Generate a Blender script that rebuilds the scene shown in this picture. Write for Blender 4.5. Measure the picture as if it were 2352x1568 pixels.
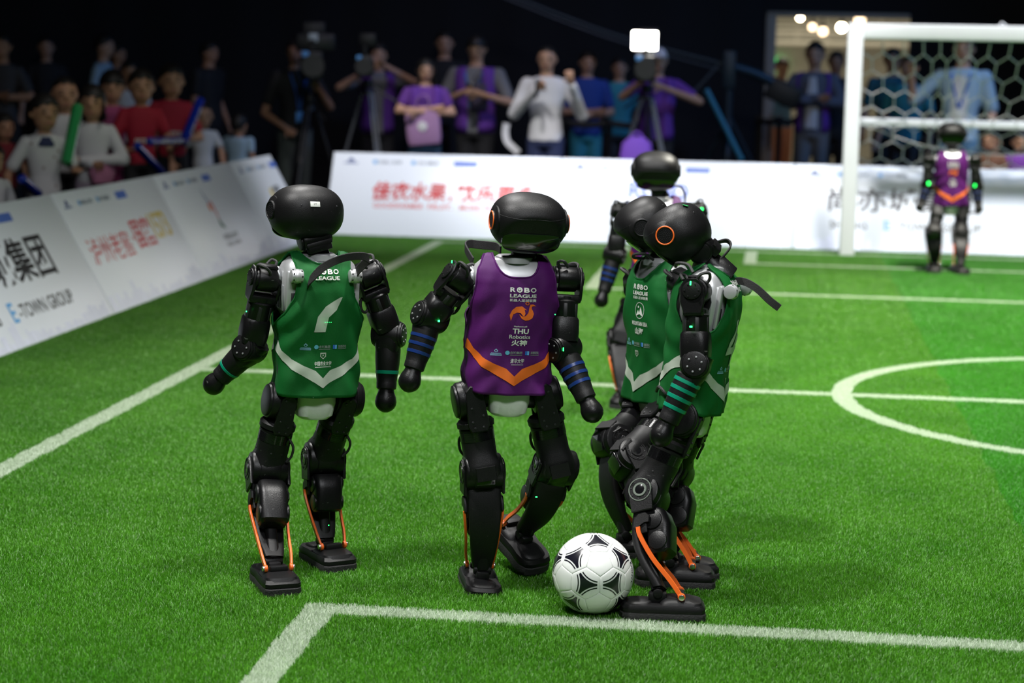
import bpy, bmesh, math, random
from mathutils import Matrix, Vector, noise
random.seed(7)
PI = math.pi
SC = bpy.context.scene
COL = SC.collection
for _o in list(bpy.data.objects):
    bpy.data.objects.remove(_o)

# ------------------------------------------------------------------ camera
# world: X across the pitch, Y towards the far goal, Z up, metres; origin = centre spot of a 14 x 9 m pitch
CAM = Vector((-1.8292, -9.2619, 1.4816)); PITCH, YAW, ROLL, FPX = 0.137016, 0.126147, 0.020069, 4716.31
R0 = Vector((math.cos(YAW), math.sin(YAW), 0)); F0 = Vector((-math.sin(YAW), math.cos(YAW), 0)); U0 = Vector((0, 0, 1))
FW = F0 * math.cos(PITCH) - U0 * math.sin(PITCH); _u = U0 * math.cos(PITCH) + F0 * math.sin(PITCH)
RT = R0 * math.cos(ROLL) + _u * math.sin(ROLL); UP = _u * math.cos(ROLL) - R0 * math.sin(ROLL)
cd = bpy.data.cameras.new('camera'); cam = bpy.data.objects.new('camera', cd); COL.objects.link(cam)
cam.matrix_world = Matrix(((RT.x, UP.x, -FW.x, CAM.x), (RT.y, UP.y, -FW.y, CAM.y), (RT.z, UP.z, -FW.z, CAM.z), (0, 0, 0, 1)))
cd.sensor_width = 36.0; cd.lens = FPX / 2352 * 36; cd.clip_end = 120
cd.dof.use_dof = True; cd.dof.focus_distance = 5.75; cd.dof.aperture_fstop = 2.6; cd.dof.aperture_blades = 9
SC.camera = cam

# ------------------------------------------------------------------ world, lights, exposure
W = bpy.data.worlds.new('hall_dark'); SC.world = W; W.use_nodes = True
W.node_tree.nodes['Background'].inputs[0].default_value = (0.45, 0.55, 0.75, 1)
W.node_tree.nodes['Background'].inputs[1].default_value = 0.012
SC.view_settings.view_transform = 'Standard'; SC.view_settings.look = 'None'
SC.view_settings.exposure = 0.4; SC.view_settings.gamma = 1.0; SC.view_settings.use_curve_mapping = False

def aim(o, tgt):
    o.rotation_euler = (Vector(tgt) - o.location).to_track_quat('-Z', 'Y').to_euler()
def spot(name, loc, tgt, power, deg, col=(1, 1, 1), r=0.25, blend=0.6):
    l = bpy.data.lights.new(name, 'SPOT'); l.energy = power; l.spot_size = math.radians(deg); l.spot_blend = blend
    l.color = col; l.shadow_soft_size = r
    o = bpy.data.objects.new(name, l); COL.objects.link(o); o.location = loc; aim(o, tgt); return o
def area(name, loc, tgt, power, sx, sy, col=(1, 1, 1), spread=180):
    l = bpy.data.lights.new(name, 'AREA'); l.shape = 'RECTANGLE'; l.size = sx; l.size_y = sy; l.energy = power; l.color = col
    l.spread = math.radians(spread)
    o = bpy.data.objects.new(name, l); COL.objects.link(o); o.location = loc; aim(o, tgt); return o
# stage lamps on the trusses over and around the pitch
spot('truss_key', (-4.8, -5.0, 6.4), (-2.4, -3.2, 0.2), 1500, 75, (1, .985, .96), .25, .9)
spot('truss_key', (-4.2, 0.4, 6.6), (-2.4, -2.2, 0.2), 1100, 85, (1, .985, .96), .3, .9)
spot('truss_top', (-1.4, -3.6, 7.0), (-1.4, -3.4, 0.0), 1300, 95, (1, .985, .95), .4, .9)
spot('truss_wash', (0.5, 3.0, 6.8), (-0.1, 2.4, 0.0), 7000, 86, (1, .96, .84), .4, .9)
for _x in (-4.6, -2.5, -0.4, 1.7): spot('truss_board', (_x, 4.4, 6.4), (_x, 7.8, 0.2), 1300, 37, (1, .99, .98), .3, .75)
area('truss_front', (-0.5, -9.5, 6.2), (-1.5, -1.0, 0.2), 130, 3.0, 1.0, (.95, .97, 1), 130)
spot('crowd_blue', (3.5, 7.0, 5.6), (-2.6, 10.2, 1.0), 480, 64, (.16, .42, 1.0), .3, .8)
spot('crowd_violet', (-3.5, 6.4, 5.8), (-4.4, 10.0, 1.0), 150, 64, (.85, .75, 1.0), .3, .8)
spot('crowd_side', (-2.6, 2.6, 5.8), (-6.7, 4.6, 1.0), 130, 40, (1, .95, .9), .3, .8)

def vr(px, py):
    return FW + RT * ((px - 1176) / FPX) + UP * ((784 - py) / FPX)
def on(px, py, ax, v):
    d = vr(px, py); return CAM + d * ((v - CAM[ax]) / d[ax])
def ground(px, py, z=0.0):
    return on(px, py, 2, z)
def hd(p):
    return (p - CAM).dot(F0)
def at(px, py, h):
    d = vr(px, py); return CAM + d * (h / d.dot(F0))

# ------------------------------------------------------------------ materials
MATS = {}
def mat(name, col, rough=.5, metal=0.0, var=.12, scale=8.0, bump=0.0, bscale=60.0, spec=.5, emit=None, estr=0.0, scratch=0.0, sheen=0.0, alpha=None, trans=0.0, coat=0.0):
    if name in MATS: return MATS[name]
    m = bpy.data.materials.new(name); m.use_nodes = True; nt = m.node_tree; N, L = nt.nodes, nt.links
    b = N['Principled BSDF']; tc = N.new('ShaderNodeTexCoord')
    nz = N.new('ShaderNodeTexNoise'); nz.inputs['Scale'].default_value = scale; nz.inputs['Detail'].default_value = 4
    L.new(tc.outputs['Object'], nz.inputs['Vector'])
    rp = N.new('ShaderNodeMapRange'); rp.inputs['To Min'].default_value = 1 - var; rp.inputs['To Max'].default_value = 1 + var
    L.new(nz.outputs['Fac'], rp.inputs['Value'])
    hs = N.new('ShaderNodeHueSaturation'); hs.inputs['Color'].default_value = (*col, 1); L.new(rp.outputs['Result'], hs.inputs['Value'])
    cs = hs.outputs['Color']
    if scratch > 0:
        mp = N.new('ShaderNodeMapping'); mp.inputs['Scale'].default_value = (34, 11, 55); mp.inputs['Rotation'].default_value = (.6, .3, .9)
        L.new(tc.outputs['Object'], mp.inputs['Vector'])
        n2 = N.new('ShaderNodeTexNoise'); n2.inputs['Scale'].default_value = 2.2; n2.inputs['Detail'].default_value = 3; L.new(mp.outputs['Vector'], n2.inputs['Vector'])
        r2 = N.new('ShaderNodeMapRange'); r2.inputs['From Min'].default_value = .70; r2.inputs['From Max'].default_value = .76; r2.inputs['To Max'].default_value = scratch
        L.new(n2.outputs['Fac'], r2.inputs['Value'])
        mx = N.new('ShaderNodeMix'); mx.data_type = 'RGBA'; mx.inputs[7].default_value = (.32, .33, .31, 1)
        L.new(r2.outputs['Result'], mx.inputs[0]); L.new(cs, mx.inputs[6]); cs = mx.outputs[2]
    L.new(cs, b.inputs['Base Color'])
    rr = N.new('ShaderNodeMapRange'); rr.inputs['To Min'].default_value = max(.02, rough - .07); rr.inputs['To Max'].default_value = min(1, rough + .07)
    L.new(nz.outputs['Fac'], rr.inputs['Value']); L.new(rr.outputs['Result'], b.inputs['Roughness'])
    b.inputs['Metallic'].default_value = metal; b.inputs['Specular IOR Level'].default_value = spec
    b.inputs['Sheen Weight'].default_value = sheen; b.inputs['Transmission Weight'].default_value = trans; b.inputs['Coat Weight'].default_value = coat
    if alpha is not None: b.inputs['Alpha'].default_value = alpha
    if bump > 0:
        n3 = N.new('ShaderNodeTexNoise'); n3.inputs['Scale'].default_value = bscale; n3.inputs['Detail'].default_value = 3; L.new(tc.outputs['Object'], n3.inputs['Vector'])
        bp = N.new('ShaderNodeBump'); bp.inputs['Strength'].default_value = bump; bp.inputs['Distance'].default_value = .004
        L.new(n3.outputs['Fac'], bp.inputs['Height']); L.new(bp.outputs['Normal'], b.inputs['Normal'])
    if emit:
        b.inputs['Emission Color'].default_value = (*emit, 1); b.inputs['Emission Strength'].default_value = estr
    MATS[name] = m; return m

BLK = mat('black_plastic', (.0045, .0045, .005), .36, spec=.30, var=.25, bump=.12, bscale=420, scratch=.35)
BLK2 = mat('black_matte', (.005, .005, .0055), .46, spec=.27, var=.25, bump=.15, bscale=500, scratch=.12)
GLS = mat('black_gloss', (.006, .006, .007), .14, var=.2, coat=.4)
RUB = mat('black_rubber', (.012, .012, .012), .75, var=.3, bump=.3, bscale=260)
SOLE = mat('sole_rubber', (.014, .014, .0145), .8, var=.35, bump=.4, bscale=180, scratch=.25)
CAB = mat('cable_sleeve', (.016, .016, .017), .5, bump=.5, bscale=900)
WEB = mat('webbing', (.017, .016, .017), .8, bump=.6, bscale=700)
SLV = mat('silver_shell', (.50, .51, .52), .36, .45, var=.05, scratch=.1)
SLVD = mat('silver_dark', (.30, .31, .32), .4, .5, var=.05)
CHR = mat('steel_screw', (.7, .7, .7), .25, 1.0)
ORG = mat('orange_rod', (.78, .13, .015), .42, var=.15, scratch=.15)
TAPE = mat('white_tape', (.62, .64, .6), .45, var=.06, bump=.2, bscale=90)
TEAL = mat('teal_tape', (.0, .21, .12), .35, var=.1)
BLUET = mat('blue_tape', (.008, .028, .14), .3, var=.15)
GRNJ = mat('green_jersey', (.002, .10, .016), .66, spec=.25, var=.08, bump=.25, bscale=900)
PURJ = mat('purple_jersey', (.075, .005, .105), .62, spec=.25, var=.08, bump=.25, bscale=900)
PWHT = mat('print_white', (.66, .68, .64), .6, var=.05)
PGRY = mat('print_grey_white', (.42, .48, .40), .6, var=.06)
PORG = mat('print_orange', (.70, .13, .006), .6, var=.08)
PORD = mat('print_dark_orange', (.55, .09, .008), .6, var=.08)
PBLU = mat('print_blue', (.02, .12, .5), .6, var=.1)
PBLK = mat('print_black', (.012, .012, .014), .5, var=.2)
PRED = mat('print_red', (.55, .012, .02), .5, var=.15)
PYEL = mat('print_yellow', (.62, .47, .06), .5, var=.15)
PNAV = mat('print_navy', (.03, .07, .28), .5, var=.15)
PCYA = mat('print_light_blue', (.12, .38, .75), .5, var=.15)
LEDG = mat('green_led', (.02, .3, .05), .4, emit=(.02, 1, .12), estr=5)
BRD = mat('board_print_film', (.77, .82, .92), .35, var=.015, scale=1.2)
BRDE = mat('board_edge', (.5, .52, .56), .5, var=.05)
WHT = mat('white_paint', (.82, .84, .88), .38, var=.03)
NETM = mat('net_cord', (.68, .66, .64), .8, var=.1)
DARK = mat('drape_black', (.006, .006, .008), .95, var=.3, bump=.3, bscale=5)
FLRD = mat('dark_carpet', (.012, .012, .014), .9, var=.3)

# ------------------------------------------------------------------ mesh kit
def T(x, y, z): return Matrix.Translation((x, y, z))
def RX(a): return Matrix.Rotation(math.radians(a), 4, 'X')
def RY(a): return Matrix.Rotation(math.radians(a), 4, 'Y')
def RZ(a): return Matrix.Rotation(math.radians(a), 4, 'Z')
def S(x, y, z): return Matrix.Diagonal((x, y, z, 1))
I4 = Matrix.Identity(4)
AX = RY(90)     # local z -> x
AY = RX(-90)    # local z -> y
def spow(c, e): return math.copysign(abs(c) ** e, c)
class G:
    def __init__(s): s.v = []; s.f = []
    def add(s, vs, fs, M=I4):
        o = len(s.v); s.v += [M @ Vector(v) for v in vs]
        flip = M.determinant() < 0
        s.f += [tuple(o + i for i in (reversed(f) if flip else f)) for f in fs]; return s
    def grid(s, rows, M=I4, wrap=False, capa=False, capb=False):
        n = len(rows[0]); vs = [p for r in rows for p in r]; fs = []
        for i in range(len(rows) - 1):
            for j in range(n if wrap else n - 1):
                k = (j + 1) % n; fs.append((i * n + j, i * n + k, (i + 1) * n + k, (i + 1) * n + j))
        if capa: fs.append(tuple(range(n - 1, -1, -1)))
        if capb: fs.append(tuple((len(rows) - 1) * n + j for j in range(n)))
        return s.add(vs, fs, M)
    def lathe(s, prof, M=I4, n=24):
        rows = [[(r * math.cos(2 * PI * j / n), r * math.sin(2 * PI * j / n), z) for j in range(n)] for r, z in prof]
        return s.grid(rows, M, True, True, True)
    def cyl(s, r, l, M=I4, b=.003, n=24):
        h = l / 2; b = min(b, r * .5, h * .5)
        return s.lathe([(r - b, -h), (r - b * .3, -h + b * .3), (r, -h + b), (r, h - b), (r - b * .3, h - b * .3), (r - b, h)], M, n)
    def loft(s, secs, M=I4, n=28):
        # sections (z, cx, cy, hx, hy, e)
        rows = []
        for z, cx, cy, hx, hy, e in secs:
            q = 2.0 / e
            rows.append([(cx + hx * spow(math.cos(2 * PI * j / n), q), cy + hy * spow(math.sin(2 * PI * j / n), q), z) for j in range(n)])
        return s.grid(rows, M, True, True, True)
    def box(s, x, y, z, M=I4, b=.004, seg=2):
        bm = bmesh.new(); bmesh.ops.create_cube(bm, size=1); bmesh.ops.scale(bm, vec=(x, y, z), verts=bm.verts)
        if b > 0: bmesh.ops.bevel(bm, geom=list(bm.edges), offset=min(b, x * .45, y * .45, z * .45), segments=seg, profile=.5, affect='EDGES')
        bm.verts.index_update(); s.add([v.co.copy() for v in bm.verts], [tuple(v.index for v in f.verts) for f in bm.faces], M); bm.free(); return s
    def prism(s, out, z0, z1, M=I4, b=.003):
        n = len(out); cx = sum(p[0] for p in out) / n; cy = sum(p[1] for p in out) / n
        mx = max(math.hypot(p[0] - cx, p[1] - cy) for p in out); k = 1 - b / mx
        def ring(sc, z): return [(cx + (p[0] - cx) * sc, cy + (p[1] - cy) * sc, z) for p in out]
        bb = min(b, abs(z1 - z0) * .4)
        return s.grid([ring(k, z0), ring(1, z0 + bb), ring(1, z1 - bb), ring(k, z1)], M, True, True, True)
    def sph(s, r, M=I4, n=20, m=12):
        rows = [[(r * math.sin(PI * i / m) * math.cos(2 * PI * j / n), r * math.sin(PI * i / m) * math.sin(2 * PI * j / n), -r * math.cos(PI * i / m)) for j in range(n)] for i in range(1, m)]
        o = len(s.v); s.grid(rows, M, True)
        a = len(s.v); s.v += [M @ Vector((0, 0, -r)), M @ Vector((0, 0, r))]
        for j in range(n):
            k = (j + 1) % n; s.f.append((a, o + k, o + j)); s.f.append((a + 1, o + (m - 2) * n + j, o + (m - 2) * n + k))
        return s
    def tube(s, pts, r, M=I4, n=8, sm=6, flat=None):
        P = crv(pts, sm); rows = []; prev = None
        for i, p in enumerate(P):
            t = (P[min(i + 1, len(P) - 1)] - P[max(i - 1, 0)]).normalized()
            if prev is None: a = Vector((0, 0, 1)) if abs(t.z) < .9 else Vector((1, 0, 0)); u = t.cross(a).normalized()
            else: u = (prev - t * prev.dot(t)).normalized()
            prev = u; w = t.cross(u); rr = r(i / (len(P) - 1)) if callable(r) else r
            rows.append([p + u * rr * math.cos(2 * PI * j / n) + w * rr * math.sin(2 * PI * j / n) for j in range(n)])
        return s.grid(rows, M, True, True, True)
    def ribbon(s, pts, wd, w, t, M=I4, sm=8):
        # flat strap: width w along wd (one vector or a list), thickness t
        P = crv(pts, sm); WD = crv(wd, sm) if isinstance(wd, list) else [Vector(wd)] * len(P); rows = []
        for i, p in enumerate(P):
            tg = (P[min(i + 1, len(P) - 1)] - P[max(i - 1, 0)]).normalized(); d = WD[min(i, len(WD) - 1)]
            d = (d - tg * d.dot(tg)).normalized(); nn = tg.cross(d)
            rows.append([p + d * (w / 2 * a) + nn * (t / 2 * b) for a, b in ((-1, -.4), (-.9, -1), (.9, -1), (1, -.4), (1, .4), (.9, 1), (-.9, 1), (-1, .4))])
        return s.grid(rows, M, True, True, True)
    def mesh(s, name, sharp=38):
        m = bpy.data.meshes.new(name); m.from_pydata([tuple(v) for v in s.v], [], s.f); m.validate()
        m.polygons.foreach_set('use_smooth', [True] * len(m.polygons))
        if sharp: m.set_sharp_from_angle(angle=math.radians(sharp))
        return m
def crv(pts, k=6):
    P = [Vector(p) for p in pts]
    if len(P) < 3 or k < 2:
        return P
    out = []
    for i in range(len(P) - 1):
        a = P[max(i - 1, 0)]; b = P[i]; c = P[i + 1]; d = P[min(i + 2, len(P) - 1)]
        for j in range(k):
            t = j / k; out.append(.5 * ((2 * b) + (c - a) * t + (2 * a - 5 * b + 4 * c - d) * t * t + (3 * b - a - 3 * c + d) * t ** 3))
    out.append(P[-1]); return out
def lerp(tab, x):
    if x <= tab[0][0]: return tab[0][1]
    for (a, b), (c, d) in zip(tab, tab[1:]):
        if x <= c:
            t = (x - a) / (c - a); t = t * t * (3 - 2 * t) if False else t; return b + (d - b) * t
    return tab[-1][1]
def obj(name, g, m, parent=None, mw=None, label=None):
    me = g.mesh(name) if isinstance(g, G) else g
    o = bpy.data.objects.new(name, me); COL.objects.link(o)
    if len(me.materials) == 0: me.materials.append(m)
    elif me.materials[0] != m:
        o.material_slots[0].link = 'OBJECT'; o.material_slots[0].material = m
    if parent: o.parent = parent
    if mw is not None: o.matrix_local = mw
    if label: o['label'] = label
    return o
def tag(o, label, cat, group=None):
    o['label'] = label; o['category'] = cat
    if group: o['group'] = group
    return o
def struct(o): o['kind'] = 'structure'; return o
def empty(name, loc=(0, 0, 0), rz=0.0):
    o = bpy.data.objects.new(name, None); COL.objects.link(o); o.location = loc; o.rotation_euler = (0, 0, rz); o.empty_display_size = .1; return o
CACHE = {}
def shared(key, fn, sharp=38):
    if key not in CACHE: CACHE[key] = fn().mesh(key, sharp)
    return CACHE[key]

# lettering -> flat mesh data, unit height 1, origin at the centre of its box
TXT = {}
def text2d(s, bold=0.0, shear=0.0):
    k = (s, bold, shear)
    if k in TXT: return TXT[k]
    c = bpy.data.curves.new('t', 'FONT'); c.body = s; c.offset = bold; c.shear = shear; c.resolution_u = 3
    o = bpy.data.objects.new('t', c); COL.objects.link(o)
    dg = bpy.context.evaluated_depsgraph_get(); dg.update(); me = o.evaluated_get(dg).to_mesh()
    vs = [v.co.copy() for v in me.vertices]; fs = [tuple(p.vertices) for p in me.polygons]
    bpy.data.objects.remove(o); bpy.data.curves.remove(c)
    x0 = min(v.x for v in vs); x1 = max(v.x for v in vs); y0 = min(v.y for v in vs); y1 = max(v.y for v in vs); h = y1 - y0
    TXT[k] = ([((v.x - (x0 + x1) / 2) / h, (v.y - (y0 + y1) / 2) / h) for v in vs], fs, (x1 - x0) / h); return TXT[k]
def place2d(d, cx, cy, h, w=None, rot=0.0):
    vs, fs, asp = d; sx = h if w is None else w / asp; c, s_ = math.cos(rot), math.sin(rot)
    return [(cx + x * sx * c - y * h * s_, cy + x * sx * s_ + y * h * c) for x, y in vs], fs
def decal(items, fn, step=.012):
    # items: list of (verts2d, faces); refined, then carried onto a surface by fn(u, v)
    g = G()
    for vs, fs in items:
        bm = bmesh.new(); bv = [bm.verts.new((x, y, 0)) for x, y in vs]
        for f in fs:
            try: bm.faces.new([bv[i] for i in f])
            except ValueError: pass
        bmesh.ops.triangulate(bm, faces=[f for f in bm.faces if len(f.verts) > 4])
        for _ in range(6):
            le = [e for e in bm.edges if e.calc_length() > step]
            if not le: break
            bmesh.ops.subdivide_edges(bm, edges=le, cuts=1, use_grid_fill=False)
            bmesh.ops.triangulate(bm, faces=[f for f in bm.faces if len(f.verts) > 4])
        bm.verts.index_update(); g.add([fn(v.co.x, v.co.y) for v in bm.verts], [tuple(v.index for v in f.verts) for f in bm.faces]); bm.free()
    return g
def poly(pts): return [tuple(p) for p in pts], [tuple(range(len(pts)))]
def strip(a, b):
    n = len(a); return list(a) + list(b), [(i, i + 1, n + i + 1, n + i) for i in range(n - 1)]
def disc2d(cx, cy, r, n=20): return poly([(cx + r * math.cos(2 * PI * i / n), cy + r * math.sin(2 * PI * i / n)) for i in range(n)])
def ring2d(cx, cy, r0, r1, n=28, sy=1.0):
    return strip([(cx + r1 * math.cos(2 * PI * i / n), cy + sy * r1 * math.sin(2 * PI * i / n)) for i in range(n + 1)], [(cx + r0 * math.cos(2 * PI * i / n), cy + sy * r0 * math.sin(2 * PI * i / n)) for i in range(n + 1)])
def rect2d(cx, cy, w, h): return poly([(cx - w / 2, cy - h / 2), (cx + w / 2, cy - h / 2), (cx + w / 2, cy + h / 2), (cx - w / 2, cy + h / 2)])
# ------------------------------------------------------------------ turf with painted lines
def line_mask(nt):
    N, L = nt.nodes, nt.links
    def m(op, a, b=None, c=None):
        n = N.new('ShaderNodeMath'); n.operation = op
        for i, x in enumerate((a, b, c)):
            if x is None: continue
            if isinstance(x, (int, float)): n.inputs[i].default_value = x
            else: L.new(x, n.inputs[i])
        return n.outputs[0]
    ge = N.new('ShaderNodeNewGeometry'); sp = N.new('ShaderNodeSeparateXYZ'); L.new(ge.outputs['Position'], sp.inputs[0])
    nz = N.new('ShaderNodeTexNoise'); nz.inputs['Scale'].default_value = 9; nz.inputs['Detail'].default_value = 3; L.new(ge.outputs['Position'], nz.inputs['Vector'])
    j = m('MULTIPLY', m('SUBTRACT', nz.outputs['Fac'], .5), .03)
    X = m('ABSOLUTE', m('ADD', sp.outputs['X'], j)); Y = m('ABSOLUTE', m('ADD', sp.outputs['Y'], j)); w = .045
    near = lambda a, v: m('LESS_THAN', m('ABSOLUTE', m('SUBTRACT', a, v)), w)
    lt = lambda a, v: m('LESS_THAN', a, v); gt = lambda a, v: m('GREATER_THAN', a, v); et = lambda a, b: m('MULTIPLY', a, b); mx = lambda a, b: m('MAXIMUM', a, b)
    r = m('SQRT', m('ADD', m('MULTIPLY', X, X), m('MULTIPLY', Y, Y)))
    k = et(near(X, 4.5), lt(Y, 7 + w))
    for t in (et(near(Y, 7), lt(X, 4.5 + w)), et(near(Y, 0), lt(X, 4.5)), near(r, 1.5), et(near(Y, 4), lt(X, 3 + w)), et(near(X, 3), et(gt(Y, 4), lt(Y, 7))),
              et(near(Y, 6), lt(X, 2 + w)), et(near(X, 2), et(gt(Y, 6), lt(Y, 7)))):
        k = mx(k, t)
    return k, sp, ge
def turf_mat(name, blade):
    m = bpy.data.materials.new(name); m.use_nodes = True; nt = m.node_tree; N, L = nt.nodes, nt.links
    b = N['Principled BSDF']; k, sp, ge = line_mask(nt)
    n1 = N.new('ShaderNodeTexNoise'); n1.inputs['Scale'].default_value = 2.2; n1.inputs['Detail'].default_value = 6; n1.inputs['Roughness'].default_value = .65; L.new(ge.outputs['Position'], n1.inputs['Vector'])
    rp = N.new('ShaderNodeValToRGB'); L.new(n1.outputs['Fac'], rp.inputs[0])
    e = rp.color_ramp.elements; e[0].position = .3; e[0].color = (.042, .205, .007, 1); e[1].position = .72; e[1].color = (.10, .285, .018, 1)
    # one roll of turf is a purer green than its neighbours; the seam runs along x = -1
    gt = N.new('ShaderNodeMath'); gt.operation = 'GREATER_THAN'; gt.inputs[1].default_value = -.94; wb = N.new('ShaderNodeMath'); wb.operation = 'MULTIPLY_ADD'; wb.inputs[1].default_value = .12; L.new(n1.outputs['Fac'], wb.inputs[0]); L.new(sp.outputs['X'], wb.inputs[2]); L.new(wb.outputs[0], gt.inputs[0])
    rl = N.new('ShaderNodeMix'); rl.data_type = 'RGBA'; rl.blend_type = 'MULTIPLY'; rl.inputs[7].default_value = (.6, .98, .8, 1)
    L.new(gt.outputs[0], rl.inputs[0]); L.new(rp.outputs[0], rl.inputs[6]); col = rl.outputs[2]
    if blade:
        hs = N.new('ShaderNodeHueSaturation'); L.new(col, hs.inputs['Color'])
        mr = N.new('ShaderNodeMapRange'); mr.inputs['To Min'].default_value = .55; mr.inputs['To Max'].default_value = 1.5; L.new(ge.outputs['Random Per Island'], mr.inputs['Value']); L.new(mr.outputs[0], hs.inputs['Value'])
        m2 = N.new('ShaderNodeMapRange'); m2.inputs['To Min'].default_value = .485; m2.inputs['To Max'].default_value = .515; L.new(n1.outputs['Fac'], m2.inputs['Value']); L.new(m2.outputs[0], hs.inputs['Hue'])
        col = hs.outputs[0]
    wv = N.new('ShaderNodeMix'); wv.data_type = 'RGBA'; wv.inputs[7].default_value = (.62, .69, .58, 1) if blade else (.4, .5, .33, 1)
    kk = N.new('ShaderNodeMath'); kk.operation = 'MULTIPLY'; kk.inputs[1].default_value = .8; L.new(k, kk.inputs[0])
    L.new(kk.outputs[0], wv.inputs[0]); L.new(col, wv.inputs[6])
    L.new(wv.outputs[2], b.inputs['Base Color']); b.inputs['Roughness'].default_value =   .42 if blade else .9; b.inputs['Specular IOR Level'].default_value = .55 if blade else .1
    if blade:
        tr = N.new('ShaderNodeBsdfTranslucent'); L.new(wv.outputs[2], tr.inputs['Color']); ms = N.new('ShaderNodeMixShader'); ms.inputs[0].default_value = .3
        L.new(b.outputs[0], ms.inputs[1]); L.new(tr.outputs[0], ms.inputs[2]); L.new(ms.outputs[0], N['Material Output'].inputs['Surface'])
    else:
        bp = N.new('ShaderNodeBump'); bp.inputs['Strength'].default_value = .5; bp.inputs['Distance'].default_value = .01; n4 = N.new('ShaderNodeTexNoise'); n4.inputs['Scale'].default_value = 220
        L.new(ge.outputs['Position'], n4.inputs['Vector']); L.new(n4.outputs['Fac'], bp.inputs['Height']); L.new(bp.outputs[0], b.inputs['Normal'])
    return m
g = G(); g.grid([[(x, y, 0) for x in (-5.6, 5.6)] for y in (-7.6, 7.45)])
struct(obj('floor', g, turf_mat('turf_backing', False)))
g = G(); g.grid([[(x, y, -.012) for x in (-16, 14)] for y in (-16, 30)])
struct(obj('floor_hall', g, FLRD))
g = G(); TS = .5; rg = random.Random(3)
for _ in range(24000):
    x = rg.uniform(-TS / 2, TS / 2); y = rg.uniform(-TS / 2, TS / 2); a = rg.uniform(0, 2 * PI); h = rg.uniform(.009, .0175); w = rg.uniform(.0006, .0012); ln = rg.uniform(.1, .9) * h
    dx, dy = math.cos(a), math.sin(a); b = a + rg.uniform(.8, 2.3); sx, sy = math.cos(b) * w, math.sin(b) * w
    o = len(g.v)
    g.v += [Vector((x - sx, y - sy, -.002)), Vector((x + sx, y + sy, -.002)), Vector((x + dx * ln * .35 + sx * .8, y + dy * ln * .35 + sy * .8, h * .6)), Vector((x + dx * ln * .35 - sx * .8, y + dy * ln * .35 - sy * .8, h * .6)), Vector((x + dx * ln, y + dy * ln, h * .95))]
    g.f += [(o, o + 1, o + 2, o + 3), (o + 3, o + 2, o + 4)]
NX, NY = 19, 27
gr = obj('turf_grass', g.mesh('turf_grass', 0), turf_mat('turf_blades', True)); gr.location = (-5.5 + NX * TS / 2, 7.36 - NY * TS / 2, 0)
gr['kind'] = 'stuff'; tag(gr, 'short green artificial turf with white pitch markings', 'grass')
nt = bpy.data.node_groups.new('lay_turf', 'GeometryNodeTree'); nt.interface.new_socket('Geometry', in_out='INPUT', socket_type='NodeSocketGeometry'); nt.interface.new_socket('Geometry', in_out='OUTPUT', socket_type='NodeSocketGeometry')
N, L = nt.nodes, nt.links; gi = N.new('NodeGroupInput'); go = N.new('NodeGroupOutput'); mg = N.new('GeometryNodeMeshGrid')
mg.inputs['Size X'].default_value = (NX - 1) * TS; mg.inputs['Size Y'].default_value = (NY - 1) * TS; mg.inputs['Vertices X'].default_value = NX; mg.inputs['Vertices Y'].default_value = NY
ip = N.new('GeometryNodeInstanceOnPoints'); rv = N.new('FunctionNodeRandomValue'); rv.data_type = 'INT'; rv.inputs[4].default_value = 0; rv.inputs[5].default_value = 3
mu = N.new('ShaderNodeMath'); mu.operation = 'MULTIPLY'; mu.inputs[1].default_value = PI / 2; cx = N.new('ShaderNodeCombineXYZ')
L.new(rv.outputs[2], mu.inputs[0]); L.new(mu.outputs[0], cx.inputs[2]); L.new(mg.outputs[0], ip.inputs['Points']); L.new(gi.outputs[0], ip.inputs['Instance']); L.new(cx.outputs[0], ip.inputs['Rotation']); L.new(ip.outputs[0], go.inputs[0])
md = gr.modifiers.new('lay', 'NODES'); md.node_group = nt

# ------------------------------------------------------------------ hall shell: black drapes, a doorway to the lit hall behind
WY = 13.0
D0 = on(1752, 300, 1, WY).x; D1 = D0 + 1.5; DT = on(1850, 38, 1, WY).z
def wall(name, x0, x1, y0, y1, z0, z1, m=DARK, folds=0.0):
    g = G(); n = 60 if folds else 1; rows = []
    for z in (z0, z1):
        r = []
        for i in range(n + 1):
            t = i / n; x = x0 + (x1 - x0) * t; y = y0 + (y1 - y0) * t; d = folds * math.sin(i * 1.9) * (1 + .5 * math.sin(i * .7))
            r.append((x + (d if x0 == x1 else 0), y + (d if y0 == y1 else 0), z))
        rows.append(r)
    g.grid(rows); o = obj(name, g, m); struct(o); return o
wall('wall_back', -16, D0, WY, WY, -.01, 8, DARK, .03)
wall('wall_back_right', D1, 14, WY, WY, -.01, 8, DARK, .03)
wall('wall_back_top', D0 - .02, D1 + .02, WY, WY, DT, 8, DARK)
wall('wall_left', -15, -15, -15, WY, -.01, 8, DARK, .03)
wall('wall_right', 13, 13, -15, WY, -.01, 8, DARK, .03)
wall('wall_front', -15, 13, -15, -15, -.01, 8, DARK, .03)
g = G(); g.grid([[(x, y, 8) for x in (-16, 14)] for y in (-16, WY)]); struct(obj('ceiling', g, DARK))
HALL = mat('hall_wall', (.42, .40, .33), .8, var=.12, scale=1.5)
HFL = mat('hall_floor', (.22, .21, .18), .5)
wall('wall_hall_far', D0 - 3.5, D1 + 4, 24, 24, 0, 4.6, HALL)
wall('wall_hall_left', D0 - 1.2, D0 - 3.5, WY + .1, 24, 0, 4.6, HALL); wall('wall_hall_right', D1 + 2.0, D1 + 4.0, WY + .1, 24, 0, 4.6, HALL)
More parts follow.
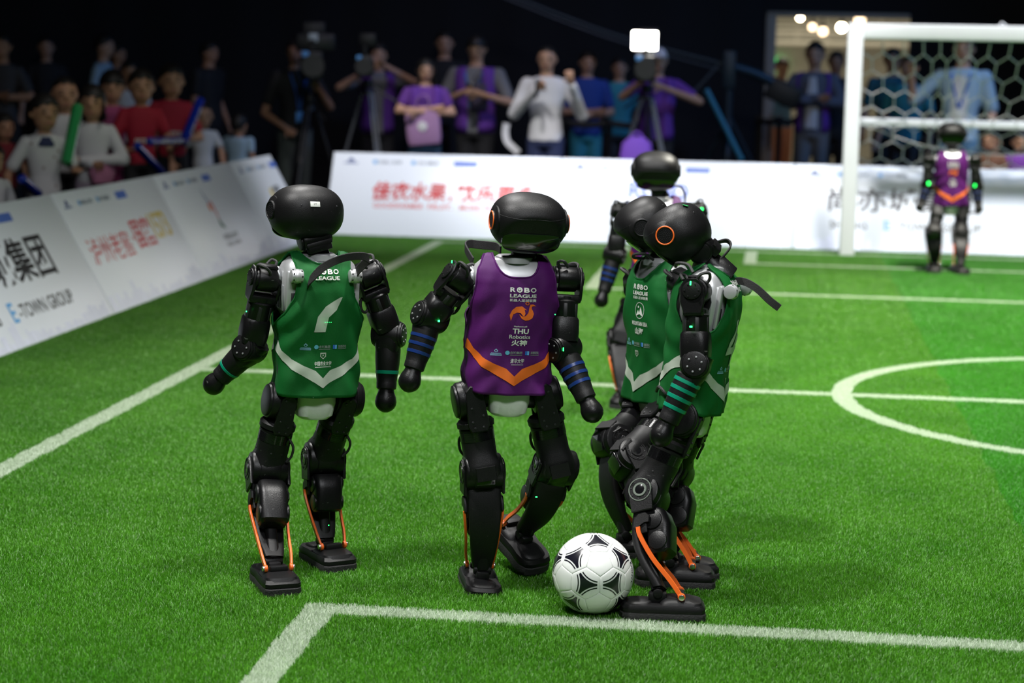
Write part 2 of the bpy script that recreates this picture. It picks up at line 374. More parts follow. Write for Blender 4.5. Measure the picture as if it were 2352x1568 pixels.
g = G(); g.grid([[(x, y, -.005) for x in (D0 - 4, D1 + 4.2)] for y in (WY, 24.1)]); struct(obj('floor_hall_lobby', g, HFL))
g = G(); g.grid([[(x, y, 4.6) for x in (D0 - 4, D1 + 4.2)] for y in (WY, 24.1)]); struct(obj('ceiling_hall', g, mat('hall_ceiling', (.12, .11, .10), .8)))
g = G(); g.box(.11, .16, DT, T(D0 + .05, WY + .06, DT / 2), .01); struct(obj('trim_1', g, mat('door_jamb', (.30, .26, .22), .6)))
g = G(); g.box(1.5, .16, .05, T(D0 + .75, WY + .06, DT + .02), .01); struct(obj('trim_2', g, MATS['door_jamb']))
WARM = mat('lamp_warm', (1, .9, .7), .5, emit=(1, .83, .55), estr=26)
BEAM = mat('hall_beam', (.6, .58, .5), .6)
def hall_lamp(px, py, Y, r, label, m=WARM):
    p = on(px, py, 1, Y); t = empty('hall_lamp', p); tag(t, label, 'lamp', 'round lamps in the hall behind the doorway')
    a = G(); a.sph(r, T(0, 0, 0), 16, 10); obj('bulb', a, m, t)
    a = G(); a.cyl(r * .55, r * 1.1, T(0, 0, r * 1.2), .01, 16); a.cyl(.012, 3.6 - p.z if p.z < 3.5 else .4, T(0, 0, r + (3.6 - p.z if p.z < 3.5 else .4) / 2), .002, 8); obj('holder', a, BLK2, t)
LSOFT = mat('lamp_soft', (1, .8, .6), .5, emit=(1, .72, .45), estr=4)
for px, py, Y, r, lb, m in ((1838, 40, 19, .04, 'bright lamp in the hall above the man with crossed arms', WARM), (1933, 63, 18, .055, 'brightest hall lamp, close beside the goal post', WARM), (1866, 62, 21, .05, 'soft orange hall lamp beside a slightly lower twin', LSOFT), (1890, 72, 21.3, .06, 'soft orange hall lamp, the lower of the twin pair', LSOFT), (1975, 45, 20, .07, 'wide orange hall lamp just over the goal corner', LSOFT), (1776, 45, 21, .04, 'small orange hall lamp near the door jamb', LSOFT)): hall_lamp(px, py, Y, r, lb, m)
for i, (py, Y, hh) in enumerate(((86, 23, .05), (100, 22, .07), (62, 23.5, .04))):
    p = on(1870, py, 1, Y); a = G(); a.box(5.0, .08, hh, T(p.x, Y, p.z), .006); a.box(5.0, .05, hh * .6, T(p.x, Y, p.z + .16), .006)
    for k in range(12): a.box(.02, .03, .16, T(p.x - 2.4 + k * .43, Y, p.z + .08) @ RY(30 if k % 2 else -30), .002)
    tag(obj('lighting_truss', a, BEAM), 'pale lighting truss across the hall, %s of the three' % ('lowest', 'middle', 'topmost')[(1, 0, 2)[i]], 'truss')
area('hall_ceiling_light', ((D0 + D1) / 2, 18.5, 4.4), ((D0 + D1) / 2, 18.5, 0), 170, 3, 6, (1, .9, .72))
for k, (px, py) in enumerate(((1783, 146), (1792, 147))):
    p = on(px, py, 1, 23.95); a = G(); a.sph(.02, I4, 10, 8); a.box(.06, .05, .06, T(0, .03, 0), .004); o = obj('indicator_light', a, mat('indicator_green', (.02, .4, .1), .4, emit=(.03, 1, .25), estr=7)); o.location = p
    tag(o, 'small green indicator light glowing inside the doorway', 'light', 'pair of green indicator lights')

# ------------------------------------------------------------------ perimeter boards (leaning back on stays)
BH, BLEAN = .765, math.atan2(.37, .665)
def board(name, p, facing, width, label, prints, group='white perimeter boards'):
    # p: base corner on the viewer's left; local x = right along the base, y = up the slope, z = out of the face
    t = empty(name, p); tag(t, label, 'board', group)
    if facing == 'left': M = RZ(90) @ RX(90 - math.degrees(BLEAN))
    else: M = RX(90 - math.degrees(BLEAN))
    a = G(); a.box(width - .008, BH, .018, M @ T(width / 2, BH / 2 + .004, -.009), .003); obj('face_panel', a, BRD, t)
    a = G()
    for x in (.08, width - .08): a.box(.03, BH * .98, .02, M @ T(x, BH / 2, -.028), .003)
    for y in (.05, BH - .05): a.box(width - .06, .03, .02, M @ T(width / 2, y, -.028), .003)
    obj('frame', a, BRDE, t)
    for x in (.3, width - .3):
        a = G(); q0 = M @ Vector((x, BH * .82, -.035)); back = M.to_3x3() @ Vector((0, 0, -1)); q1 = Vector((q0.x + back.x * .18, q0.y + back.y * .18, .0)); a.tube([q0, q1], .009, I4, 8); obj('stay', a, BRDE, t)
    for nm, items, m in prints:
        for it in ([[i] for i in items] if 'lettering' in nm or nm in ('globe_print', 'logo_print') else [items]): obj(nm, decal(it, lambda u, v: M @ Vector((u, v, .0012)), .4), m, t)
    return t
def tx(s, cx, cy, h, w=None, bold=0.0, rot=0.0, shear=0.0): return place2d(text2d(s, bold, shear), cx, cy, h, w, rot)
def header():
    y = .685
    crest = [poly([(.09, y - .02), (.23, y - .02), (.21, y - .01), (.11, y - .01)]), poly([(.12, y - .005), (.16, y + .035), (.2, y - .005), (.16, y + .01)]), ring2d(.16, y + .012, .012, .02, 14)]
    return [('crest_print', crest, PNAV), ('logo_print', [tx('机器人足球', .49, y, .032, .2, .01), tx('亦城集团', .81, y, .032, .18, .01)], mat('print_slate', (.1, .14, .2), .5)),
            ('globe_print', [disc2d(.365, y, .02), disc2d(.69, y, .02)], PCYA), ('badge_print', [rect2d(1.13, y, .2, .05)], mat('print_badge', (.08, .17, .6), .5)), ('badge_lettering', [], PWHT)][:4]
def skyline(w, seed):
    r = random.Random(seed); a = []; x = .02
    while x < w - .1:
        ww = r.uniform(.03, .09); h = r.uniform(.02, .1) * (1 + .5 * math.sin(x * 4)); a.append(rect2d(x + ww / 2, .01 + h / 2, ww * .8, h)); x += ww
    return ('skyline_print', a, mat('print_pale_lilac', (.68, .72, .88), .5))
def etown(cx, sc=1.0, cy=.36):
    return [('chinese_lettering', [tx('尚亦城集团', cx, cy + .09 * sc, .20 * sc, 1.10 * sc, .018)], PBLK), ('english_lettering', [tx('SHANG', cx - .40 * sc, cy - .115 * sc, .06 * sc, .27 * sc, .012), tx('-TOWN GROUP', cx + .25 * sc, cy - .115 * sc, .062 * sc, .62 * sc, .012)], mat('print_dark_grey', (.05, .055, .06), .5)),
            ('initial_lettering', [tx('E', cx - .115 * sc, cy - .11 * sc, .085 * sc, .055 * sc, .02)], PCYA)]
def fork(cx, cy, s):  # small torch-like emblem
    return [('emblem_flame_print', [poly([(cx - .06 * s, cy + .16 * s), (cx - .03 * s, cy + .03 * s), (cx - .0 * s, cy + .02 * s), (cx - .03 * s, cy + .1 * s)])], PNAV), ('emblem_dot_print', [disc2d(cx - .035 * s, cy + .0 * s, .03 * s)], PORG),
            ('emblem_ribbon_print', [poly([(cx + .02 * s, cy + .05 * s), (cx + .06 * s, cy + .03 * s), (cx + .05 * s, cy - .12 * s), (cx + .03 * s, cy - .06 * s)])], PRED), ('emblem_tail_print', [poly([(cx + .02 * s, cy - .08 * s), (cx + .09 * s, cy - .18 * s), (cx - .01 * s, cy - .15 * s)])], mat('print_dark_green', (.03, .16, .1), .5))]
LX = -5.51
def ly(px, py): return ground(px, py).y
YS = [-1.98, -.05, 1.89, 3.8, 5.74, 6.96]
LB = [('board with part of a black lettered slogan, at the near end of the left row', [('lettering', [tx('机器人足球联赛', .95, .4, .16, 1.4, .02)], PNAV)]),
      ('left row board with big black Chinese characters above a line of English capitals', etown(.76, 1.28, .33)),
      ('left row board with red brush lettering and yellow numerals', [('red_lettering', [tx('泸州老窖', .50, .38, .17, .74, .0), tx('·', .95, .4, .03, None, .02), tx('国窖', 1.17, .42, .2, .36, .01)], PRED), ('yellow_lettering', [tx('1573', 1.55, .44, .18, .34, .02)], PYEL)]),
      ('left row board with a small torch emblem over two dark text lines', fork(.9, .47, 1.0) + [('lettering', [tx('中国农业大学', 1.0, .235, .045, .36, .01), tx('机器人足球队', 1.0, .18, .03, .36, .008)], MATS['print_dark_grey'])]),
      ('short white board with yellow and black emblem at the far end of the left row', [('yellow_print', [poly([(.62, .33), (.7, .33), (.74, .5), (.66, .5)])], PYEL), ('dark_lettering', [tx('加速', .86, .47, .1, .2, .02), tx('进化', .86, .36, .07, .2, .02)], PBLK)])]
for i, (lb, pr) in enumerate(LB):
    w = YS[i + 1] - YS[i]
    board('perimeter_board', (LX, YS[i], 0), 'left', w, lb, header() + pr + [skyline(w, i)])
XS = [-5.53, -3.6, -1.68, .25, 2.18, 4.1]
BB = [('back row board with red Chinese slogan beside the corner gap', [('slogan_lettering', [tx('佳农水果', .68, .42, .17, .62, .03, 0, .12), tx(',', 1.03, .36, .05, None, .02), tx('欢乐更多', 1.40, .42, .17, .66, .03, 0, .12)], PRED), ('small_lettering', [tx('GOODFARMER', .60, .285, .045, .42, .012), tx('FRUIT.', .95, .285, .045, .2, .012), tx('MORE', 1.20, .285, .045, .17, .012), tx('THAN', 1.40, .285, .045, .17, .012), tx('FRUIT', 1.60, .285, .045, .17, .012)], mat('print_soft_red', (.62, .06, .07), .5))]),
      ('back row board with blue league lettering behind the distant purple robot', [('league_lettering', [tx('ROBO', .82, .49, .15, .5, .035), tx('LEAGUE', .82, .33, .13, .5, .03)], mat('print_cobalt', (.12, .2, .75), .5))]),
      ('back row board with black Chinese characters behind the goal', etown(.88, 1.1, .36)),
      ('plain back row board next to the lettered one behind the goal', [('lettering', [tx('机器人足球联赛', .95, .4, .14, 1.3, .02)], PNAV)]),
      ('plain back row board past the far goal post', [('lettering', [tx('佳农水果', .95, .4, .17, .8, .02)], PRED)])]
for i, (lb, pr) in enumerate(BB):
    w = XS[i + 1] - XS[i]
    board('perimeter_board', (XS[i], 7.37, 0), 'back', w, lb, header() + pr + ([skyline(w, i + 9)] if i else []))

# ------------------------------------------------------------------ goal
gx0, gx1, gy = -1.262, 1.34, 6.97
t = empty('football_goal', ((gx0 + gx1) / 2, gy, 0)); tag(t, 'white square-section football goal with hexagonal net', 'goal')
o0 = Vector(t.location)
def gl(p): return Vector(p) - o0
for x in (gx0, gx1):
    a = G(); a.box(.118, .118, 1.80, T(*gl((x, gy, .9))), .012, 3); obj('post', a, WHT, t)
a = G(); a.box(gx1 - gx0 - .118, .118, .118, T(*gl(((gx0 + gx1) / 2, gy, 1.741))), .012, 3); obj('crossbar', a, WHT, t)
for x in (gx0, gx1):
    a = G(); a.box(.07, .30, .05, T(*gl((x - .02, gy + .2, .03))), .008); obj('ground_bar', a, WHT, t)
    a = G(); a.tube([gl((x, gy + .05, 1.72)), gl((x, gy + .62, 1.06))], .022, I4, 10); obj('side_stay', a, WHT, t)
a = G(); a.box(gx1 - gx0 + .06, .062, .062, T(*gl(((gx0 + gx1) / 2, gy + .62, 1.03))), .01); obj('back_bar', a, WHT, t)
def netpt(u, v):
    # u 0..1 across, v 0..1 from the crossbar down behind the boards; gathered by a tie above the keeper
    x = gx0 + .03 + (gx1 - gx0 - .06) * u; fx = -.52; d = x - fx; gather = math.exp(-(d / .5) ** 2) * (.25 + .45 * min(1, v * 1.6)) * .8
    x -= d * gather
    z = 1.70 - 1.12 * v; y = gy + .08 + .66 * min(1, v * 1.5) + (.2 * max(0, v - .66)) - .08 * math.sin(PI * min(1, v * 1.5)) + .05 * math.sin(d * 9) * math.exp(-(d / .5) ** 2)
    z -= .05 * math.sin(PI * u) * math.sin(PI * v)
    return gl((x, y, z))
def hexnet(fn, nu, nv, r, g, M=I4):
    seen = set(); rows = nv
    P = lambda i, j: ((i + (.5 if j % 2 else 0)) / nu, j / rows)
    # honeycomb: every cell keeps two upright and four slanted cords
    for j in range(rows):
        for i in range(-1, nu + 1):
            x0 = i + (.5 if j % 2 else 0); y0 = j
            a_ = (x0 / nu, (y0 + .18) / rows); b_ = (x0 / nu, (y0 + .82) / rows)
            ends = [(a_, b_), (b_, ((x0 + .5) / nu, (y0 + 1.18) / rows)), (b_, ((x0 - .5) / nu, (y0 + 1.18) / rows))]
            for p, q in ends:
                if all(-.001 <= c <= 1.001 for c in (p[0], q[0])) and q[1] <= 1.001: g.tube([fn(*p), fn(*q)], r, M, 5)
a = G(); hexnet(netpt, 17, 8, .0052, a); obj('net', a, NETM, t, label='grey-white hexagonal cord net')
a = G(); sgn = 1
def sidept(u, v):
    y = gy + .06 + .6 * u * (.25 + .75 * min(1, v * 1.6)); z = 1.70 - 1.1 * v - .25 * u * (1 - v); return gl((gx0 + .03 + .03 * math.sin(u * 3 + v * 4), y, z))
hexnet(sidept, 4, 8, .0052, a); obj('side_net', a, NETM, t)
a = G(); a.tube([gl((gx0 + .2, gy + .66, .98)), gl((-.6, gy + .62, .84)), gl((.1, gy + .62, .80)), gl((gx1 - .1, gy + .66, .95))], .006, I4, 6, 10); obj('sag_cord', a, NETM, t)
a = G(); a.tube([gl((-.18, gy, 1.80)), gl((-.16, gy, 1.825)), gl((-.13, gy, 1.80))], .006, I4, 6); obj('net_hook', a, WHT, t)
# ------------------------------------------------------------------ ball: 32 stitched panels with printed triads
BR = .110
bc = ground(1362, 1317, BR)
BWHT = mat('ball_white', (.78, .80, .78), .28, var=.02, spec=.5, coat=.25); BBLK = mat('ball_black', (.008, .008, .014), .25, coat=.3)
ph = (1 + 5 ** .5) / 2
IV = [Vector(v).normalized() for v in [(-1, ph, 0), (1, ph, 0), (-1, -ph, 0), (1, -ph, 0), (0, -1, ph), (0, 1, ph), (0, -1, -ph), (0, 1, -ph), (ph, 0, -1), (ph, 0, 1), (-ph, 0, -1), (-ph, 0, 1)]]
IF = [(0, 11, 5), (0, 5, 1), (0, 1, 7), (0, 7, 10), (0, 10, 11), (1, 5, 9), (5, 11, 4), (11, 10, 2), (10, 7, 6), (7, 1, 8), (3, 9, 4), (3, 4, 2), (3, 2, 6), (3, 6, 8), (3, 8, 9), (4, 9, 5), (2, 4, 11), (6, 2, 10), (8, 6, 7), (9, 8, 1)]
def basis(z, x):
    z = z.normalized(); x = (x - z * x.dot(z)).normalized(); y = z.cross(x)
    return Matrix(((x.x, y.x, z.x), (x.y, y.y, z.y), (x.z, y.z, z.z)))
def ang(rho, phi): return Vector((math.sin(rho) * math.cos(phi), math.sin(rho) * math.sin(phi), math.cos(rho)))
def panel(corners):
    rim = []
    for i, c in enumerate(corners):
        d = corners[(i + 1) % len(corners)]
        for k in range(5): rim.append((c + (d - c) * (k / 5)).normalized())
    n = len(rim); cen = Vector((0, 0, 1)); rows = []
    for q, dip in ((.25, 0), (.5, 0), (.72, 0), (.88, .0), (.955, .00018), (.985, .0006), (.997, .0013)):
        rows.append([(cen * (1 - q) + p * q).normalized() * (BR - dip) for p in rim])
    g = G(); g.grid([r[::-1] for r in rows], I4, True); o = len(g.v); g.v.append(cen * BR)
    for j in range(n): g.f.append((o, (j + 1) % n, j)) if False else g.f.append((o, j, (j + 1) % n)) if False else g.f.append((o, (n - 1 - j), (n - 1 - j + 1) % n)) if False else g.f.append((o, (j + 1) % n, j))
    return g
a36 = math.radians(37.377); HA = [ang(a36, k * 2 * PI / 3) for k in range(3)]
hexc = []
for k in range(3):
    A_, B_ = HA[k], HA[(k + 1) % 3]; hexc += [(A_ + (B_ - A_) / 3).normalized(), (A_ + (B_ - A_) * 2 / 3).normalized()]
penc = []
nb = [ang(math.radians(63.435), k * 2 * PI / 5) for k in range(5)]
for k in range(5): penc.append((Vector((0, 0, 1)) + (nb[k] - Vector((0, 0, 1))) / 3).normalized())
HM = panel(hexc).mesh('panel_hex', 0); PM = panel(penc).mesh('panel_pent', 0)
R1b = math.radians(30.3); tri = []; nT = 120
for i in range(nT):
    p_ = 2 * PI * i / nT; rho = 0
    while rho < math.radians(17.0):
        q = ang(rho + .002, p_)
        if min(q.angle(h) for h in HA) < R1b: break
        rho += .002
    s60 = min(abs((p_ - math.radians(60 + 120 * k) + PI) % (2 * PI) - PI) for k in range(3))
    tri.append(min(rho, math.radians(17.0) / max(.5, math.cos(s60))))
g = G(); g.grid([[ang(tri[i] * q, 2 * PI * i / nT) * (BR + .00025) for i in range(nT)] for q in (.12, .35, .6, .8, .93, 1)], I4, True, True)
TM = g.mesh('triad', 0)
g = G()
for h in HA:
    Bm = basis(h, Vector((0, 0, 1))); rows = [[Bm @ ang(r_, math.radians(-27.5 + 55 * k / 24)) * (BR + .00025) for k in range(25)] for r_ in (math.radians(26.7), math.radians(27.6), math.radians(28.5))]; g.grid([[v for v in reversed(r)] for r in rows])
LM = g.mesh('triad_lines', 0)
vdir = (CAM - bc).normalized(); rv_ = RT; uv_ = vdir.cross(rv_) if vdir.cross(rv_).z > 0 else rv_.cross(vdir)
tgt = rv_ * .17 + uv_ * .27 + vdir * .945
BQ = basis(tgt, uv_) @ basis(IV[0], sum((IV[i] for i in IF[0]), Vector())).transposed()
ball = empty('football', bc); tag(ball, 'white football with black curved triangles on the turf beside the dueling robots', 'football')
for f in IF:
    c_ = sum((IV[i] for i in f), Vector()).normalized(); Mb = (BQ @ basis(c_, IV[f[0]])).to_4x4()
    p_ = obj('panel', HM, BWHT, ball, Mb); obj('triad_print', TM, BBLK, p_); obj('line_print', LM, BBLK, p_)
for i, v in enumerate(IV):
    nbr = max((w for w in IV if w is not v), key=lambda w: w.dot(v)); obj('panel', PM, BWHT, ball, (BQ @ basis(v, nbr)).to_4x4())
tp = (rv_ * .94 + uv_ * .02 + vdir * .34).normalized(); Bt = basis(tp, uv_)
gt_ = decal([place2d(text2d('TANGO', .01), 0, 0, .011), poly([(.022, -.005), (.032, -.005), (.027, .006)])], lambda u, v: Bt @ Vector((u, v, math.sqrt(BR * BR - u * u - v * v) + .0003)), .006)
obj('lettering', gt_, BBLK, ball)

# ------------------------------------------------------------------ humanoid robots
def p_head():
    g = G(); n, m = 44, 30; rows = []
    nv = Vector((0, .93, -.37)); d0 = .066
    for i in range(m + 1):
        th = PI * i / m; row = []
        for j in range(n):
            a = 2 * PI * j / n; e = .84
            x = .106 * spow(math.sin(th), e) * spow(math.cos(a), e); y = .090 * spow(math.sin(th), e) * spow(math.sin(a), e); z = -.079 * spow(math.cos(th), e)
            p = Vector((x, y, z)); q = p.dot(nv) - d0
            if q > -.012: # flatten the face
                k = max(0, min(1, (q + .012) / .024)); p -= nv * (max(0, q) * .9 + .0)
            row.append(p)
        rows.append(row)
    g.grid(rows[1:-1], I4, True, True, True); return g
def p_seam():
    g = G(); pts = []; e = .84; th = PI * .60
    for k in range(41):
        a = math.radians(8 + 164 * k / 40); p = Vector((.106 * spow(math.sin(th), e) * spow(math.cos(a), e), .090 * spow(math.sin(th), e) * spow(math.sin(a), e), -.079 * spow(math.cos(th), e)))
        q = p.dot(Vector((0, .93, -.37))) - .066
        if q > 0: p -= Vector((0, .93, -.37)) * q * .9
        pts.append(p * 1.001)
    return g.tube(pts, .0005, I4, 5, 1)
def p_visor():
    g = G(); nv = Vector((0, .93, -.37)); up = Vector((0, .37, .93)); rows = []
    for q in (1.0, .985, .93, .6, .25):
        r = []
        for j in range(44):
            a = 2 * PI * j / 44; x = .083 * q * spow(math.cos(a), .62); h = .034 * q * spow(math.sin(a), .62); x *= 1 + .10 * math.sin(a)
            lift = (.0655 if q > .99 else .0705 if q > .95 else .0715) + .004 * (1 - q)
            r.append(nv * (lift - (x / .081) ** 2 * .004) + Vector((x, 0, 0)) + up * (h - .020))
        rows.append(r)
    g.grid(rows, I4, True, False, True); return g
def p_ear(sx):
    g = G(); M = T(sx * .097, .012, .004) @ RY(90 * sx)
    g.lathe([(.040, -.012), (.040, .0), (.0385, .0015), (.030, .004), (.0275, .006), (.0265, .0065), (.0265, .009), (.0235, .0105), (.0232, .0085), (0.002, .0095)], M, 32)
    return g
def p_ring(sx):
    g = G(); M = T(sx * .1066, .012, .004) @ RY(90 * sx); n = 32; g.grid([[((.0242 + .0021 * math.cos(b)) * math.cos(2 * PI * j / n), (.0242 + .0021 * math.cos(b)) * math.sin(2 * PI * j / n), .0021 * math.sin(b)) for j in range(n)] for b in [2 * PI * k / 8 for k in range(9)]], M, True)
    return g
def p_grill(sx):
    g = G(); M = T(sx * .1062, .012, .004) @ RY(90 * sx)
    for rr, n in ((.0045, 5), (.009, 11), (.0135, 17), (.018, 23)):
        for k in range(n):
            a = 2 * PI * k / n + rr * 90; g.lathe([(.0011, -.001), (.0011, .0012)], M @ T(rr * math.cos(a), rr * math.sin(a), 0), 6)
    return g
def p_neck():     # base at origin, head centre ~ .12 up
    g = G(); g.lathe([(.036, -.06), (.036, -.015), (.031, -.008), (.031, .02), (.027, .025)], I4, 24); g.cyl(.031, .072, T(0, -.012, .045) @ AX, .005); g.box(.05, .045, .05, T(0, -.004, .075), .01)
    g.box(.062, .022, .03, T(0, -.036, .022), .004); return g
def p_neckcap():
    g = G()
    for s in (-1, 1): g.cyl(.024, .006, T(s * .037, -.012, .045) @ AX, .002)
    g.box(.066, .004, .012, T(0, -.046, .03), .0015); return g
def p_torso():
    g = G(); g.loft([(-.33, 0, 0, .085, .062, 3), (-.20, 0, 0, .098, .066, 4), (-.11, 0, -.004, .100, .066, 3.2), (-.095, 0, -.004, .109, .069, 3.4), (-.04, 0, -.004, .113, .07, 3.6), (.015, 0, -.004, .112, .066, 3.6), (.04, 0, -.004, .102, .05, 3.4), (.056, 0, -.004, .085, .04, 4), (.062, 0, -.004, .06, .03, 3)], I4, 40)
    g.lathe([(.052, .05), (.05, .066), (.044, .07)], I4, 28)
    return g
def p_torsoplate(s):
    return G().box(.046, .012, .12, T(s * .084, -.060, -.035), .008)
def p_sideplate(s):
    g = G(); g.cyl(.031, .012, T(s * .117, 0, 0) @ AX, .004); g.box(.008, .085, .075, T(s * .1095, 0, -.055), .004); return g
def p_vent(): return G().box(.004, .008, .05, I4, .0015)
def p_plateslot(): return G().box(.012, .004, .035, I4, .003)
def p_mount():
    g = G(); g.cyl(.019, .034, RX(-8) @ RY(90), .003, 22); g.cyl(.0205, .012, RX(-8) @ RY(90), .002, 22); return g
def p_mountholes():
    g = G()
    for r_ in range(2):
        for k in range(7):
            a = 2 * PI * k / 7 + r_ * .4; g.cyl(.0027, .003, T(-.012 + .024 * r_, math.cos(a) * .0188, math.sin(a) * .0188) @ RX(math.degrees(math.atan2(math.sin(a), math.cos(a))) ) @ AY, .0005, 8)
    return g
def p_pelvis():
    g = G(); g.loft([(-.405, 0, 0, .040, .050, 2.6), (-.395, 0, 0, .052, .058, 3), (-.36, 0, 0, .06, .062, 3), (-.32, 0, 0, .06, .06, 3)], I4, 32); return g
def p_waist():
    g = G(); g.box(.135, .07, .045, T(0, 0, -.345), .012); g.cyl(.034, .17, T(0, 0, -.352) @ AX, .004); g.lathe([(.05, -.33), (.055, -.30), (.055, -.26)], I4, 24); return g
def p_shoulder():   # local: joint centre at origin, arm hangs to -z, x outwards irrelevant (symmetric)
    g = G(); g.cyl(.036, .052, AX, .005); g.cyl(.030, .066, AX, .003)
    for s in (-1, 1):
        g.prism([(-.026, .018), (-.012, .033), (.014, .033), (.028, .016), (.031, -.03), (.022, -.062), (-.022, -.062), (-.031, -.03)], -.004, .004, T(s * .034, 0, 0) @ Matrix(((0, 0, 1, 0), (1, 0, 0, 0), (0, 1, 0, 0), (0, 0, 0, 1))), .003)
    g.box(.074, .05, .024, T(0, 0, -.056), .006); g.lathe([(.027, -.085), (.027, -.05)], I4, 20); g.box(.05, .03, .012, T(0, 0, .036), .005)
    return g
def p_shouldercap(s):
    g = G(); g.cyl(.024, .006, T(s * .0395, 0, 0) @ AX, .002)
    for k in range(6): g.cyl(.0022, .003, T(s * .0428, .018 * math.cos(k * PI / 3), .018 * math.sin(k * PI / 3)) @ AX, .0006, 8)
    return g
def p_cable(k):
    return G().tube([[(.024, .005, .02), (.034, .02, .042), (.022, .038, .046), (.004, .036, .032), (.0, .026, .018)], [(-.026, -.004, -.05), (-.045, -.012, -.06), (-.05, -.012, -.082), (-.042, -.008, -.096), (-.03, -.006, -.09)], [(-.02, -.02, .024), (-.03, -.032, .042), (-.018, -.042, .045), (-.004, -.032, .03)]][k], .0042, I4, 8, 7)
def p_upper():
    g = G(); g.lathe([(.029, -.066), (.033, -.070), (.033, -.128), (.031, -.132)], I4, 26)
    g.loft([(-.118, 0, 0, .033, .033, 2.5), (-.126, 0, 0, .0355, .036, 3.2), (-.165, 0, 0, .036, .037, 3.6), (-.192, 0, 0, .034, .036, 3.6)], I4, 28); return g
def p_slot(k): return G().box(.006, .011, .043, RZ(k * 60 + 20) @ T(.0315, 0, -.098), .004)
def p_elbow():
    g = G(); g.cyl(.037, .066, AX, .006, 28); g.cyl(.033, .078, AX, .004, 28); g.loft([(-.046, 0, -.004, .030, .026, 3), (-.02, 0, -.004, .034, .033, 3), (.03, 0, 0, .033, .034, 3.5)], I4, 24); return g
def p_elbowcap(s): return G().cyl(.029, .006, T(s * .039, 0, 0) @ AX, .002)
def p_screws(r, x, n, sr=.0026, s=1):
    g = G()
    for k in range(n): g.cyl(sr, .003, T(s * x, r * math.cos(2 * PI * k / n + .3), r * math.sin(2 * PI * k / n + .3)) @ AX, .0007, 8)
    return g
def p_forearm():
    g = G(); g.lathe([(.026, -.030), (.0325, -.036), (.0335, -.055), (.0320, -.09), (.0285, -.13), (.0262, -.148), (.0268, -.150), (.0262, -.168), (.022, -.172)], I4, 26); return g
FT = [(.030, .026), (.036, .0325), (.055, .0335), (.09, .032), (.13, .0285), (.148, .0263)]
def p_band(z, r):
    w = .0052; pr = [(lerp(FT, z + k * w) + (.0004 if abs(k) > .9 else .0013), -z - k * w) for k in (1, .9, .4, 0, -.4, -.9, -1)]
    return G().lathe(pr, I4, 26)
def p_hand():   # joint = centre of the round fist
    g = G(); g.lathe([(.021, .048), (.0225, .044), (.0225, .030), (.024, .024), (.0285, .012), (.0305, 0), (.029, -.010), (.0245, -.0185), (.016, -.026), (.006, -.0305)], I4, 26); return g
def p_hip():
    g = G(); g.cyl(.052, .066, T(.0, 0, 0) @ AX, .006, 32); g.cyl(.046, .08, AX, .004, 30); return g
def p_hiprib():
    g = G(); pr = []
    for k in range(7):
        z = -.012 + .004 * k; pr += [(.0522, z), (.0538, z + .001), (.0538, z + .0022), (.0522, z + .0032)]
    g.lathe(pr, AX, 32); return g
def p_hipbracket():
    g = G(); 
    for s in (1,):
        g.prism([(-.024, .032), (-.010, .045), (.010, .045), (.024, .032), (.030, -.075), (.022, -.092), (-.022, -.092), (-.030, -.075)], -.006, .006, T(0, .05, 0) @ Matrix(((1, 0, 0, 0), (0, 0, -1, 0), (0, 1, 0, 0), (0, 0, 0, 1))), .004)
        g.prism([(-.022, .03), (-.010, .042), (.010, .042), (.022, .03), (.028, -.07), (.02, -.085), (-.02, -.085), (-.028, -.07)], -.005, .005, T(0, -.05, -.004) @ Matrix(((1, 0, 0, 0), (0, 0, -1, 0), (0, 1, 0, 0), (0, 0, 0, 1))), .004)
    g.lathe([(.040, -.085), (.052, -.080), (.0525, -.066), (.046, -.058)], I4, 30); return g
def p_bracketdots():
    g = G()
    for x, z in ((-.012, .02), (.014, -.02), (-.016, -.045), (.016, -.06), (-.012, -.078), (.012, -.078), (.0, .03)): g.cyl(.0035, .003, T(x, .0565, z) @ AY, .0006, 10); g.cyl(.003, .003, T(x * .8, -.0565, z) @ AY, .0006, 10)
    return g
def p_thigh():   # hip at 0, knee at -.215
    g = G(); g.lathe([(.044, -.082), (.048, -.086), (.048, -.092)], I4, 32)
    g.loft([(-.120, 0, 0, .0475, .0475, 2), (-.135, 0, 0, .0470, .047, 2.1), (-.165, 0, .004, .046, .047, 2.6), (-.185, 0, .006, .050, .052, 3.2), (-.212, 0, .006, .052, .055, 3.6), (-.232, 0, .0, .051, .05, 3.6)], I4, 36)
    g.prism([(-.028, .012), (.028, .012), (.028, -.03), (-.028, -.03)], -.003, .003, T(0, .0595, -.205) @ Matrix(((1, 0, 0, 0), (0, 0, -1, 0), (0, 1, 0, 0), (0, 0, 0, 1))), .002); return g
def p_rib():
    g = G(); pr = []
    for k in range(9):
        z = -.092 - .0032 * k; pr += [(.0472, z), (.0485, z - .0006), (.0485, z - .0018), (.0472, z - .0026)]
    g.lathe(pr, I4, 32); return g
def p_thighdots():
    g = G()
    for k in range(9): g.cyl(.003, .003, RZ(k * 40 + 12) @ T(.0462, 0, -.150) @ AX, .0006, 8)
    return g
def p_thighcable(): return G().tube([(.03, -.04, -.10), (.044, -.048, -.12), (.046, -.045, -.15), (.035, -.045, -.17)], .004, I4, 6, 6)
